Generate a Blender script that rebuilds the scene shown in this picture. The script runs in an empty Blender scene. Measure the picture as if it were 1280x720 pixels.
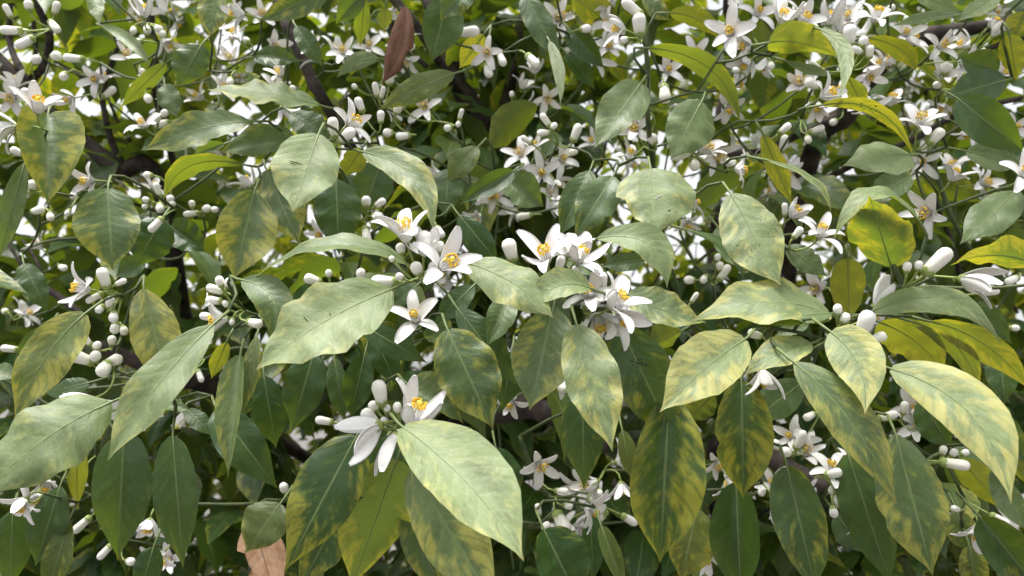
import bpy, bmesh, math, random
import numpy as np
from mathutils import Vector, Matrix, Quaternion

# ------------------------------------------------------------------ camera, sky, sun, exposure
scene = bpy.context.scene
col = scene.collection
F = 924.4                                   # focal length in pixels of a 1280 px wide frame
PITCH = math.radians(9.0)
CAM = Vector((0.0, 0.0, 1.60))
FWD = Vector((0, math.cos(PITCH), math.sin(PITCH)))
RGT = Vector((1, 0, 0))
UPV = Vector((0, -math.sin(PITCH), math.cos(PITCH)))
cam_data = bpy.data.cameras.new('camera')
cam_data.sensor_width = 36.0
cam_data.lens = F * 36.0 / 1280.0
cam_data.clip_start = 0.02
cam_data.clip_end = 3000.0
cam_data.dof.use_dof = True
cam_data.dof.focus_distance = 0.50
cam_data.dof.aperture_fstop = 9.5
cam = bpy.data.objects.new('camera', cam_data)
col.objects.link(cam)
cam.location = CAM
cam.rotation_euler = (math.radians(90) + PITCH, 0, 0)
scene.camera = cam

SUN_EL, SUN_AZ = math.radians(76), math.radians(-120)     # azimuth from +Y, towards -X: high, veiled, over the left shoulder
world = bpy.data.worlds.new('World')
scene.world = world
world.use_nodes = True
wn, wl = world.node_tree.nodes, world.node_tree.links
wn.clear()
w_out = wn.new('ShaderNodeOutputWorld')
w_bg = wn.new('ShaderNodeBackground')
w_sky = wn.new('ShaderNodeTexSky')
w_sky.sky_type = 'NISHITA'
w_sky.sun_disc = False
w_sky.sun_elevation = SUN_EL
w_sky.sun_rotation = SUN_AZ
w_sky.air_density = 1.0
w_sky.dust_density = 4.0
w_hsv = wn.new('ShaderNodeHueSaturation')
w_hsv.inputs['Saturation'].default_value = 0.10        # thin bright overcast: hardly any blue
w_bg.inputs['Strength'].default_value = 0.15
wl.new(w_sky.outputs[0], w_hsv.inputs['Color'])
wl.new(w_hsv.outputs[0], w_bg.inputs['Color'])
wl.new(w_bg.outputs[0], w_out.inputs['Surface'])

sun_data = bpy.data.lights.new('sun', 'SUN')
sun_data.energy = 3.0
sun_data.angle = math.radians(28)
sun_data.color = (1.0, 0.96, 0.90)
sun = bpy.data.objects.new('sun', sun_data)
col.objects.link(sun)
sd = Vector((math.sin(SUN_AZ) * math.cos(SUN_EL), math.cos(SUN_AZ) * math.cos(SUN_EL), math.sin(SUN_EL)))
sun.rotation_euler = (-sd).to_track_quat('-Z', 'Y').to_euler()
sun.location = sd * 30

scene.view_settings.view_transform = 'Standard'
scene.view_settings.look = 'None'
scene.view_settings.gamma = 1.0
scene.view_settings.exposure = 1.04
scene.cycles.max_bounces = 10
scene.cycles.transmission_bounces = 6
scene.cycles.diffuse_bounces = 6

R = random.Random(11)
TREE = Vector((0.10, 2.05, 0.0))

def P(px, py, d):
    """point seen at (px, py) of the photograph, d metres in front of the lens"""
    return CAM + d * (FWD + RGT * ((px - 640) / F) + UPV * ((360 - py) / F))

# ------------------------------------------------------------------ materials
def new_mat(name):
    m = bpy.data.materials.new(name)
    m.use_nodes = True
    m.node_tree.nodes.clear()
    return m, m.node_tree.nodes, m.node_tree.links

class NT:
    def __init__(self, name):
        self.m, self.n, self.l = new_mat(name)
    def _in(self, sock, v):
        if isinstance(v, (int, float)):
            sock.default_value = v
        elif isinstance(v, (tuple, list)):
            if len(sock.default_value) == 4 and len(v) == 3:
                v = tuple(v) + (1.0,)
            sock.default_value = v
        else:
            self.l.new(v, sock)
    def math(self, op, a, b=0.0, clamp=False):
        n = self.n.new('ShaderNodeMath'); n.operation = op; n.use_clamp = clamp
        self._in(n.inputs[0], a); self._in(n.inputs[1], b)
        return n.outputs[0]
    def step(self, x, lo, hi):
        n = self.n.new('ShaderNodeMapRange'); n.interpolation_type = 'SMOOTHSTEP'
        self._in(n.inputs['Value'], x); self._in(n.inputs['From Min'], lo); self._in(n.inputs['From Max'], hi)
        return n.outputs['Result']
    def mix(self, fac, a, b):
        n = self.n.new('ShaderNodeMix'); n.data_type = 'RGBA'
        self._in(n.inputs[0], fac); self._in(n.inputs[6], a); self._in(n.inputs[7], b)
        return n.outputs[2]
    def xyz(self, x, y, z):
        n = self.n.new('ShaderNodeCombineXYZ')
        self._in(n.inputs[0], x); self._in(n.inputs[1], y); self._in(n.inputs[2], z)
        return n.outputs[0]
    def noise(self, vec, scale, detail=2.0, rough=0.5):
        n = self.n.new('ShaderNodeTexNoise')
        self._in(n.inputs['Vector'], vec); n.inputs['Scale'].default_value = scale
        n.inputs['Detail'].default_value = detail; n.inputs['Roughness'].default_value = rough
        return n.outputs[0]
    def principled(self, color, rough, spec=0.5):
        n = self.n.new('ShaderNodeBsdfPrincipled')
        self._in(n.inputs['Base Color'], color); self._in(n.inputs['Roughness'], rough)
        self._in(n.inputs['Specular IOR Level'], spec)
        return n
    def bump(self, h, strength, dist):
        n = self.n.new('ShaderNodeBump'); self._in(n.inputs['Height'], h)
        n.inputs['Strength'].default_value = strength; n.inputs['Distance'].default_value = dist
        return n.outputs[0]
    def out(self, sh):
        o = self.n.new('ShaderNodeOutputMaterial'); self.l.new(sh, o.inputs['Surface'])
        return self.m

def leaf_material(name, from_attribute):
    t = NT(name)
    uv = t.n.new('ShaderNodeUVMap'); uv.uv_map = 'UVMap'
    s = t.n.new('ShaderNodeSeparateXYZ'); t.l.new(uv.outputs[0], s.inputs[0])
    u = s.outputs[0]
    v = t.math('SUBTRACT', t.math('MULTIPLY', s.outputs[1], 2.0), 1.0)
    av = t.math('ABSOLUTE', v)
    if from_attribute:
        a = t.n.new('ShaderNodeAttribute'); a.attribute_name = 'leafcol'
        cvec, rnd = a.outputs['Color'], a.outputs['Alpha']
    else:
        a = t.n.new('ShaderNodeObjectInfo')
        cvec, rnd = a.outputs['Color'], a.outputs['Alpha']
    sc = t.n.new('ShaderNodeSeparateColor'); t.l.new(cvec, sc.inputs[0])
    yel, pale, oli = sc.outputs[0], sc.outputs[1], sc.outputs[2]
    phase = t.math('SUBTRACT', u, t.math('MULTIPLY', av, 0.17))
    side = t.math('MULTIPLY', t.math('SIGN', v), 5.3)
    r1 = t.math('MULTIPLY', rnd, 37.0)
    n1 = t.noise(t.xyz(t.math('ADD', t.math('MULTIPLY', phase, 12.0), r1), t.math('ADD', t.math('MULTIPLY', av, 2.2), side), t.math('MULTIPLY', rnd, 91.0)), 1.0, 3.0, 0.55)
    n2 = t.noise(t.xyz(t.math('ADD', t.math('MULTIPLY', u, 3.2), r1), t.math('MULTIPLY', v, 1.3), t.math('MULTIPLY', rnd, 53.0)), 1.0, 2.0)
    nf = t.noise(t.xyz(t.math('ADD', t.math('MULTIPLY', u, 2.0), r1), t.math('MULTIPLY', v, 0.5), rnd), 22.0, 4.0, 0.7)
    n3 = t.noise(t.xyz(t.math('ADD', t.math('MULTIPLY', phase, 7.0), t.math('MULTIPLY', rnd, 83.0)), t.math('MULTIPLY', v, 1.1), t.math('MULTIPLY', rnd, 17.0)), 1.3, 5.0, 0.7)
    k = t.math('ADD', t.math('MULTIPLY', n1, 0.58), t.math('MULTIPLY', n2, 0.54))
    k = t.math('ADD', k, t.math('MULTIPLY', t.math('SUBTRACT', av, 0.5), 0.20))
    k = t.math('ADD', k, t.math('MULTIPLY', t.math('SUBTRACT', u, 0.5), 0.12))
    k = t.math('ADD', k, t.math('MULTIPLY', t.math('SUBTRACT', yel, 0.5), 0.42))
    k = t.math('ADD', k, t.math('MULTIPLY', t.math('SUBTRACT', nf, 0.5), 0.12))
    sv = t.math('ABSOLUTE', t.math('SINE', t.math('MULTIPLY', t.math('ADD', phase, t.math('MULTIPLY', n2, 0.16)), t.math('ADD', 25.0, t.math('MULTIPLY', rnd, 10.0)))))
    mask = t.math('MULTIPLY', t.step(k, 0.51, 0.73), t.math('ADD', 0.45, t.math('MULTIPLY', t.step(sv, 0.05, 0.55), 0.55)))
    mask = t.math('MULTIPLY', mask, t.math('MINIMUM', t.math('MULTIPLY', yel, 2.2), 0.84))
    mask = t.math('MULTIPLY', mask, t.math('ADD', 0.45, t.math('MULTIPLY', t.step(av, 0.02, 0.3), 0.55)))
    green = t.mix(pale, (0.014, 0.052, 0.014), (0.225, 0.282, 0.128))
    green = t.mix(t.math('MULTIPLY', t.step(n2, 0.3, 0.7), 0.35), green, (0.012, 0.044, 0.012))
    green = t.mix(oli, green, (0.130, 0.140, 0.022))
    green = t.mix(t.math('MULTIPLY', t.step(n1, 0.46, 0.66), t.math('ADD', 0.32, t.math('MULTIPLY', t.step(sv, 0.1, 0.7), 0.16))), green, t.mix(pale, (0.042, 0.105, 0.016), (0.28, 0.33, 0.130)))
    yc = t.mix(pale, (0.260, 0.262, 0.030), (0.44, 0.42, 0.145))
    base = t.mix(mask, green, yc)
    # side veins: narrow pale lines leaving the midrib, and the midrib itself
    vein = t.math('SUBTRACT', 1.0, t.step(sv, 0.0, 0.22))
    lit = t.n.new('ShaderNodeVectorMath'); lit.operation = 'SCALE'; t.l.new(base, lit.inputs[0]); lit.inputs['Scale'].default_value = 1.75
    base = t.mix(t.math('MULTIPLY', vein, 0.30), base, lit.outputs[0])
    dk = t.n.new('ShaderNodeVectorMath'); dk.operation = 'SCALE'; t.l.new(base, dk.inputs[0]); dk.inputs['Scale'].default_value = 0.55
    base = t.mix(t.math('MULTIPLY', t.step(n3, 0.52, 0.66), 0.6), base, dk.outputs[0])
    mid = t.math('SUBTRACT', 1.0, t.step(av, 0.012, 0.06))
    base = t.mix(t.math('MULTIPLY', mid, 0.55), base, (0.22, 0.28, 0.11))
    # dust film, sooty specks, scorched tip: wear of the leaf itself
    dust = t.math('MULTIPLY', t.step(nf, 0.42, 0.75), t.math('ADD', 0.008, t.math('MULTIPLY', pale, 0.32)))
    base = t.mix(dust, base, (0.40, 0.43, 0.31))
    sp = t.noise(t.xyz(t.math('ADD', t.math('MULTIPLY', u, 2.0), t.math('MULTIPLY', rnd, 71.0)), v, 3.0), 17.0, 2.0)
    base = t.mix(t.math('MULTIPLY', t.step(sp, t.math('SUBTRACT', 0.75, t.math('MULTIPLY', t.step(rnd, 0.5, 1.0), 0.07)), 0.79), 0.75), base, (0.055, 0.045, 0.025))
    tipb = t.math('MULTIPLY', t.step(u, 0.93, 1.0), t.step(rnd, 0.45, 0.6))
    base = t.mix(t.math('MULTIPLY', tipb, 0.7), base, (0.22, 0.12, 0.035))
    geo = t.n.new('ShaderNodeNewGeometry')
    under = t.mix(0.45, base, (0.12, 0.15, 0.045))           # matt lighter lower face of the leaf
    face = t.mix(geo.outputs['Backfacing'], base, under)
    h = t.math('ADD', t.math('ADD', t.math('MULTIPLY', sv, 0.30), t.math('MULTIPLY', n3, 1.1)), t.math('MULTIPLY', nf, 0.5))
    nb = t.bump(h, 0.36, 0.0010)
    rough = t.math('ADD', t.math('ADD', 0.32, t.math('MULTIPLY', pale, 0.21)), t.math('MULTIPLY', geo.outputs['Backfacing'], 0.2))
    pr = t.principled(face, rough, 0.40)
    t.l.new(nb, pr.inputs['Normal'])
    tr = t.n.new('ShaderNodeBsdfTranslucent')
    tc = t.mix(t.math('MAXIMUM', t.math('ADD', 0.10, t.math('MULTIPLY', mask, 0.90)), t.math('MULTIPLY', oli, 0.7)), (0.22, 0.36, 0.015), (0.80, 0.68, 0.02))
    t._in(tr.inputs['Color'], tc)
    mx = t.n.new('ShaderNodeMixShader'); mx.inputs[0].default_value = 0.28
    t.l.new(pr.outputs[0], mx.inputs[1]); t.l.new(tr.outputs[0], mx.inputs[2])
    return t.out(mx.outputs[0])

def simple_material(name, c1, c2, scale, rough, spec=0.4, trans=0.0, tcol=(1, 1, 1), bump=0.0):
    t = NT(name)
    tc = t.n.new('ShaderNodeTexCoord')
    n = t.noise(tc.outputs['Object'], scale, 3.0, 0.6)
    base = t.mix(t.step(n, 0.3, 0.7), c1, c2)
    pr = t.principled(base, rough, spec)
    if bump:
        t.l.new(t.bump(n, 0.5, bump), pr.inputs['Normal'])
    if not trans:
        return t.out(pr.outputs[0])
    tr = t.n.new('ShaderNodeBsdfTranslucent'); t._in(tr.inputs['Color'], tcol)
    mx = t.n.new('ShaderNodeMixShader'); mx.inputs[0].default_value = trans
    t.l.new(pr.outputs[0], mx.inputs[1]); t.l.new(tr.outputs[0], mx.inputs[2])
    return t.out(mx.outputs[0])

M_LEAF = leaf_material('orange_leaf', False)
M_FAR = leaf_material('orange_leaf_far', True)
def dead_material():
    t = NT('dead_leaf')
    uv = t.n.new('ShaderNodeUVMap'); uv.uv_map = 'UVMap'
    s_ = t.n.new('ShaderNodeSeparateXYZ'); t.l.new(uv.outputs[0], s_.inputs[0])
    oi = t.n.new('ShaderNodeObjectInfo')
    v = t.math('ABSOLUTE', t.math('SUBTRACT', t.math('MULTIPLY', s_.outputs[1], 2.0), 1.0))
    ph = t.math('SUBTRACT', s_.outputs[0], t.math('MULTIPLY', v, 0.2))
    n = t.noise(t.xyz(t.math('ADD', s_.outputs[0], t.math('MULTIPLY', oi.outputs['Alpha'], 30.0)), s_.outputs[1], 0.0), 5.0, 5.0, 0.65)
    sc_ = t.n.new('ShaderNodeSeparateColor'); t.l.new(oi.outputs['Color'], sc_.inputs[0])
    c = t.mix(t.step(n, 0.32, 0.68), t.mix(sc_.outputs[1], (0.15, 0.07, 0.042), (0.33, 0.18, 0.10)), t.mix(sc_.outputs[1], (0.22, 0.12, 0.085), (0.44, 0.29, 0.20)))
    sv = t.math('ABSOLUTE', t.math('SINE', t.math('MULTIPLY', ph, 30.0)))
    c = t.mix(t.math('MULTIPLY', t.math('SUBTRACT', 1.0, t.step(sv, 0.0, 0.25)), 0.15), c, (0.09, 0.045, 0.03))
    c = t.mix(t.math('MULTIPLY', t.math('SUBTRACT', 1.0, t.step(v, 0.01, 0.05)), 0.6), c, (0.10, 0.05, 0.035))
    pr = t.principled(c, 0.7, 0.25)
    t.l.new(t.bump(t.math('ADD', t.math('MULTIPLY', sv, 0.3), n), 0.5, 0.001), pr.inputs['Normal'])
    return t.out(pr.outputs[0])
M_DEAD = dead_material()
M_RIB = simple_material('midrib', (0.105, 0.15, 0.05), (0.16, 0.20, 0.075), 60, 0.5)
M_PETAL = simple_material('white_petal', (0.85, 0.84, 0.85), (0.90, 0.89, 0.89), 260, 0.45, 0.35, 0.22, (0.85, 0.83, 0.82), 0.00025)
def bud_material():
    t = NT('bud_white')
    tc = t.n.new('ShaderNodeTexCoord'); sp_ = t.n.new('ShaderNodeSeparateXYZ'); t.l.new(tc.outputs['Object'], sp_.inputs[0])
    oi = t.n.new('ShaderNodeObjectInfo')
    n = t.noise(tc.outputs['Object'], 26.0, 3.0, 0.6)
    c = t.mix(oi.outputs['Random'], (0.86, 0.845, 0.83), (0.82, 0.80, 0.72))
    c = t.mix(t.math('MULTIPLY', t.math('SUBTRACT', 1.0, t.step(sp_.outputs[2], 0.05, 0.55)), 0.55), c, (0.56, 0.60, 0.34))
    c = t.mix(t.math('MULTIPLY', t.step(n, 0.58, 0.72), 0.18), c, (0.60, 0.58, 0.44))
    pr = t.principled(c, 0.42, 0.4)
    t.l.new(t.bump(n, 0.25, 0.004), pr.inputs['Normal'])
    return t.out(pr.outputs[0])
M_BUD = bud_material()
M_ANTHER = simple_material('anther_yellow', (0.66, 0.40, 0.02), (0.82, 0.58, 0.07), 500, 0.6)
M_STIGMA = simple_material('stigma_yellow', (0.60, 0.50, 0.06), (0.75, 0.62, 0.12), 400, 0.5)
M_STYLE = simple_material('style_green', (0.50, 0.55, 0.25), (0.62, 0.66, 0.36), 300, 0.5)
M_CALYX = simple_material('calyx_green', (0.24, 0.32, 0.085), (0.36, 0.42, 0.15), 300, 0.5, 0.4, 0.15, (0.4, 0.5, 0.08))
M_BARK = simple_material('bark_dark', (0.022, 0.017, 0.017), (0.075, 0.058, 0.052), 55, 0.85, 0.25, bump=0.004)
M_TWIG = simple_material('twig_green', (0.040, 0.062, 0.020), (0.085, 0.105, 0.038), 90, 0.6, 0.4, bump=0.0006)

# ------------------------------------------------------------------ scene helpers
def tag(o, label, cat=None, group=None, kind=None):
    if label: o['label'] = label
    if cat: o['category'] = cat
    if group: o['group'] = group
    if kind: o['kind'] = kind
    return o

def mesh_from(name, verts, faces, mats, fmat=None, uvs=None, smooth=True):
    me = bpy.data.meshes.new(name)
    me.from_pydata([tuple(v) for v in verts], [], faces)
    for m in mats: me.materials.append(m)
    if fmat: me.polygons.foreach_set('material_index', fmat)
    if smooth: me.polygons.foreach_set('use_smooth', [True] * len(me.polygons))
    if uvs is not None:
        lay = me.uv_layers.new(name='UVMap')
        idx = np.empty(len(me.loops), dtype=np.int32); me.loops.foreach_get('vertex_index', idx)
        lay.data.foreach_set('uv', np.asarray(uvs, dtype=np.float32)[idx].ravel())
    me.update()
    return me

def add(name, me, parent, loc=(0, 0, 0), quat=None, scale=None, rel=True):
    o = bpy.data.objects.new(name, me); col.objects.link(o)
    o.parent = parent
    loc = Vector(loc)
    if parent is tree and rel: loc = loc - TREE
    o.location = loc
    if quat is not None:
        o.rotation_mode = 'QUATERNION'; o.rotation_quaternion = quat
    if scale is not None:
        o.scale = (scale,) * 3 if isinstance(scale, (int, float)) else scale
    return o

class Tubes:
    """several connected tubes collected into one mesh"""
    def __init__(self): self.v, self.f = [], []
    def tube(self, pts, radii, sides=6):
        n = len(pts); b = len(self.v); prev = None
        for i in range(n):
            t = (pts[min(i + 1, n - 1)] - pts[max(i - 1, 0)]).normalized()
            if prev is None:
                a = t.orthogonal().normalized()
            else:
                a = (prev - t * prev.dot(t)).normalized()
            prev = a; c = t.cross(a)
            for k in range(sides):
                w = 2 * math.pi * k / sides
                self.v.append(pts[i] + (a * math.cos(w) + c * math.sin(w)) * radii[i])
        for i in range(n - 1):
            for k in range(sides):
                k2 = (k + 1) % sides
                self.f.append((b + i * sides + k, b + i * sides + k2, b + (i + 1) * sides + k2, b + (i + 1) * sides + k))
        self.f.append(tuple(b + k for k in range(sides))[::-1])
        self.f.append(tuple(b + (n - 1) * sides + k for k in range(sides)))
    def mesh(self, name, mat, origin):
        return mesh_from(name, [v - origin for v in self.v], self.f, [mat])

def bez(p0, p1, p2, t):
    return p0 * (1 - t) ** 2 + p1 * (2 * t * (1 - t)) + p2 * t ** 2

def bezd(p0, p1, p2, t):
    return (p1 - p0) * (2 * (1 - t)) + (p2 - p1) * (2 * t)

# ------------------------------------------------------------------ setting: ground and bed
def ground_material():
    t = NT('worn_paving')
    tc = t.n.new('ShaderNodeTexCoord')
    n = t.noise(tc.outputs['Object'], 3.0, 5.0, 0.6)
    br = t.n.new('ShaderNodeTexBrick'); t.l.new(tc.outputs['Object'], br.inputs['Vector'])
    br.inputs['Scale'].default_value = 1.6; br.inputs['Mortar Size'].default_value = 0.012
    br.inputs['Color1'].default_value = (0.115, 0.11, 0.105, 1); br.inputs['Color2'].default_value = (0.14, 0.135, 0.125, 1)
    br.inputs['Mortar'].default_value = (0.07, 0.068, 0.062, 1)
    c = t.mix(t.math('MULTIPLY', n, 0.4), br.outputs['Color'], (0.10, 0.095, 0.088))
    return t.out(t.principled(c, 0.8, 0.3).outputs[0])

gm = mesh_from('ground', [(-900, -900, 0), (900, -900, 0), (900, 900, 0), (-900, 900, 0)], [(0, 1, 2, 3)], [ground_material()], smooth=False)
g = bpy.data.objects.new('ground', gm); col.objects.link(g); g['kind'] = 'structure'

M_SOIL = simple_material('soil', (0.055, 0.038, 0.028), (0.11, 0.078, 0.055), 14, 0.95, 0.1, bump=0.02)
sv_, sf_ = [(0, 0, 0.03)], []
for ring in range(1, 9):
    for k in range(40):
        a = 2 * math.pi * k / 40; r = 0.19 * ring
        z = 0.012 if ring == 8 else 0.03 + 0.018 * math.sin(k * 1.7 + ring * 2.1) * math.sin(ring * 1.3 + k * .6)
        sv_.append((r * math.cos(a), r * math.sin(a), z))
for k in range(40): sf_.append((0, 1 + k, 1 + (k + 1) % 40))
for ring in range(7):
    for k in range(40):
        a, b = 1 + ring * 40, 1 + (ring + 1) * 40; k2 = (k + 1) % 40
        sf_.append((a + k, b + k, b + k2, a + k2))
so = bpy.data.objects.new('soil_bed', mesh_from('soil_bed', sv_, sf_, [M_SOIL])); col.objects.link(so)
so.location = (TREE.x, TREE.y, 0); so['kind'] = 'structure'

tree = bpy.data.objects.new('orange_tree', None); col.objects.link(tree)
tree.location = TREE
tag(tree, 'orange tree in full white blossom with yellow-mottled green leaves', 'tree')

# ------------------------------------------------------------------ wood: trunk, limbs, branches, twigs
nodes, owner = [], []
twig_sets = []                                 # one Tubes per twig

def smooth_path(pts, per=4):
    out = []
    n = len(pts)
    for i in range(n - 1):
        p0, p1, p2, p3 = pts[max(i - 1, 0)], pts[i], pts[i + 1], pts[min(i + 2, n - 1)]
        for k in range(per):
            t = k / per
            out.append(0.5 * ((2 * p1) + (p2 - p0) * t + (2 * p0 - 5 * p1 + 4 * p2 - p3) * t * t + (3 * p1 - p0 - 3 * p2 + p3) * t ** 3))
    out.append(pts[-1].copy())
    return out

def wood(name, pts, r0, r1, mat=None, sides=9, per=5, knot=0.12):
    sp = smooth_path(pts, per)
    n = len(sp)
    rad = [(r0 + (r1 - r0) * i / (n - 1)) * (1 + knot * R.uniform(-1, 1)) for i in range(n)]
    t = Tubes(); t.tube(sp, rad, sides)
    o = add(name, t.mesh(name, mat or M_BARK, sp[0]), tree, sp[0])
    for p in sp: nodes.append(p.copy()); owner.append(None)
    return o

T0 = Vector((TREE.x, TREE.y, -0.02))
fork = Vector((TREE.x - .02, TREE.y - .02, 1.05))
wood('trunk', [T0, T0 + Vector((.02, -.01, .35)), T0 + Vector((-.02, 0, .75)), fork], 0.085, 0.062, sides=14, knot=.06)
def limb(pts, r0, r1): return wood('branch', [fork + Vector((0, 0, -.06))] + pts, r0, r1)
limb([Vector((-.25, 1.75, 1.35)), Vector((-.55, 1.40, 1.62)), P(200, 232, 1.12), P(150, 213, 1.10), P(110, 181, 1.09), P(70, 148, 1.08), P(36, 117, 1.08), P(-10, 66, 1.08)], .015, .010)
limb([Vector((.02, 1.75, 1.30)), P(600, 300, 1.30), P(605, 215, 1.22), P(600, 150, 1.16), P(572, 105, 1.14), P(555, 40, 1.15), P(520, -20, 1.2)], .030, .008)
limb([Vector((.14, 1.8, 1.4)), P(640, 240, 1.40), P(632, 160, 1.30), P(634, 90, 1.25), P(655, 20, 1.25)], .026, .009)
limb([Vector((.45, 1.55, 1.40)), P(1000, 240, 1.05), P(1060, 140, .92), P(1100, 80, .86), P(1135, 51, .84), P(1180, 42, .83), P(1230, 33, .82), P(1300, 22, .82)], .017, .0065)
limb([Vector((-.1, 2.3, 1.5)), Vector((-.3, 2.6, 2.0)), Vector((-.4, 2.8, 2.7))], .040, .012)
limb([Vector((.4, 2.3, 1.5)), Vector((.7, 2.6, 2.0)), Vector((.8, 2.7, 2.8))], .040, .012)
limb([Vector((-.1, 1.6, 1.15)), P(560, 560, 1.15), P(640, 512, .92), P(705, 526, .86), P(760, 560, .82)], .030, .006)
limb([Vector((-.35, 1.6, 1.2)), P(300, 520, 1.1), P(210, 470, .95), P(120, 430, .9)], .028, .006)
limb([Vector((.4, 1.6, 1.2)), P(900, 560, 1.0), P(1010, 600, .85), P(1120, 620, .78)], .028, .006)
def branch(pts, rpx, mat=None, name='branch'):
    p = [P(*q) for q in pts]
    d = pts[len(pts) // 2][2]
    return wood(name, p, rpx[0] / F * d, rpx[1] / F * d, mat, sides=8)
branch([(60, 140, 1.08), (38, 106, 1.06), (55, 82, 1.05), (62, 45, 1.04), (48, 8, 1.04), (46, -15, 1.04)], (6, 4))
branch([(44, 118, 1.08), (25, 85, 1.08), (12, 50, 1.10), (14, -8, 1.1)], (5, 3))
branch([(160, 216, 1.1), (140, 178, 1.08), (128, 120, 1.06), (138, 85, 1.05), (148, 60, 1.05)], (5, 2.5))
branch([(128, 116, 1.06), (100, 95, 1.05), (68, 76, 1.05)], (2.5, 1.5))
branch([(230, 240, 1.15), (200, 132, 1.12), (190, 70, 1.12), (187, 15, 1.12), (186, -15, 1.12)], (7, 6))
branch([(470, 240, 1.05), (412, 137, .92), (392, 105, .9), (378, 70, .9), (362, 40, .9), (345, -10, .92)], (8, 7))
branch([(575, 120, 1.14), (545, 70, 1.0), (520, 32, .95), (488, -6, .95)], (7, 6))
branch([(605, 200, 1.22), (632, 130, 1.16), (648, 75, 1.15), (690, 20, 1.15)], (10, 5))
branch([(1060, 140, .92), (960, 185, .95), (905, 195, .92)], (5, 4))
branch([(1195, 95, .86), (1228, 66, .83), (1262, 52, .82), (1300, 45, .82)], (4, 3))
branch([(1000, 240, 1.05), (1080, 200, .9), (1140, 175, .85), (1205, 140, .82), (1290, 120, .82)], (5, 3))
branch([(110, 400, .9), (60, 362, .92), (20, 352, .93), (-10, 345, .93)], (4.5, 4))
branch([(38, 352, .93), (20, 320, .93), (8, 300, .94)], (2.5, 1.5))
branch([(60, 362, .92), (45, 325, .92), (28, 300, .93)], (2.5, 1.5))
branch([(830, 300, 1.0), (812, 172, .66), (810, 100, .655), (806, 38, .65)], (3.4, 2.8), M_TWIG, 'twig')
branch([(1225, 330, .80), (1198, 288, .70), (1178, 240, .69), (1166, 195, .69), (1172, 175, .69)], (3.5, 2.5), M_TWIG, 'twig')
branch([(930, 500, .85), (972, 466, .60), (1012, 441, .53), (1045, 424, .50), (1072, 412, .49)], (4.5, 4), M_TWIG, 'twig')
branch([(660, 660, .85), (698, 640, .66), (672, 603, .63), (650, 545, .62)], (4, 2.5), M_TWIG, 'twig')
branch([(1300, 520, .8), (1160, 400, .62), (1125, 350, .5), (1118, 325, .49)], (4, 3), M_TWIG, 'twig')

def attach(p, r=0.0011, tdir=None):
    """grow a twig from the nearest older wood lying behind p up to p"""
    A = np.array([tuple(q) for q in nodes]); pv = np.array(tuple(p))
    D = np.linalg.norm(A - pv, axis=1)
    dep = (A - np.array(tuple(CAM))) @ np.array(tuple(FWD)); dp = (p - CAM).dot(FWD)
    front = np.maximum(0, dp + 0.01 - dep)
    up = np.maximum(0, A[:, 2] - pv[2])
    i = int(np.argmin(D + front * 6 + up * 0.8))
    q = nodes[i]; L = (p - q).length
    if L < 0.004: return
    m = (p + q) / 2 + FWD * (0.16 * L) + Vector((R.uniform(-.05, .05), 0, -.06)) * L
    if tdir is not None: m = m * .35 + ((p - tdir * (.5 * L)) * .5 + (p + q) * .25) * .65
    n = max(3, int(L / 0.02) + 2)
    pts = [bez(q, m * 2 - (p + q) / 2, p, k / (n - 1)) for k in range(n)]
    own = owner[i]
    if own is None or L > 0.07:
        twig_sets.append(Tubes()); own = len(twig_sets) - 1
    r0 = r + 0.0042 * min(L, .6)
    twig_sets[own].tube(pts, [r0 + (r - r0) * k / (n - 1) for k in range(n)], 5)
    for k in range(1, n): nodes.append(pts[k]); owner.append(own)

# ------------------------------------------------------------------ leaves
def outline(t, p, a0=.62, a1=.58):
    return max(0.0, math.sin(math.pi * t ** p)) ** (a0 - .06 + 1.05 * a1 * t + .42 * t ** 4)

def leaf_grid(p0, p1, p2, sidefn, hw, nu, nv, fold, wav, seed, p=.82, bite=None, curl=0.0):
    rr = random.Random(seed)
    asy = rr.uniform(-.10, .10)
    ph1, ph2, fq = rr.uniform(0, 6.28), rr.uniform(0, 6.28), rr.uniform(2.0, 4.2)
    vs, uvs, fs = [], [], []
    for i in range(nu + 1):
        t = i / nu
        te = .004 + .992 * t
        c = bez(p0, p1, p2, t); T = bezd(p0, p1, p2, t).normalized()
        sd, nr = sidefn(c, T)
        w = hw * outline(te, p)
        for j in range(nv + 1):
            v = -1 + 2 * j / nv
            e = 1 + (.014 * math.sin(t * 47 + ph1 + (3 if v > 0 else 0)) if abs(v) > .99 else 0)
            if bite and abs(v) > .99 and (v > 0) == (bite[0] > 0) and abs(t - bite[1]) < bite[2]: e *= bite[3]
            a = abs(v)
            lift = fold * w * a * (1 + .3 * a) - curl * w * a ** 3
            lift += wav * hw * (a ** 1.5) * math.sin(fq * 6.28 * t + (ph1 if v > 0 else ph2)) * math.sin(math.pi * te)
            lift += .006 * hw * math.sin(31 * (t - .17 * a) + ph1) * math.sin(math.pi * a)
            vs.append(c + sd * (v * w * e * (1 + asy * (1 if v > 0 else -1))) + nr * lift)
            uvs.append((te, v * .5 + .5))
    for i in range(nu):
        for j in range(nv):
            a = i * (nv + 1) + j
            fs.append((a, a + 1, a + nv + 2, a + nv + 1))
    return vs, fs, uvs

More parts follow.
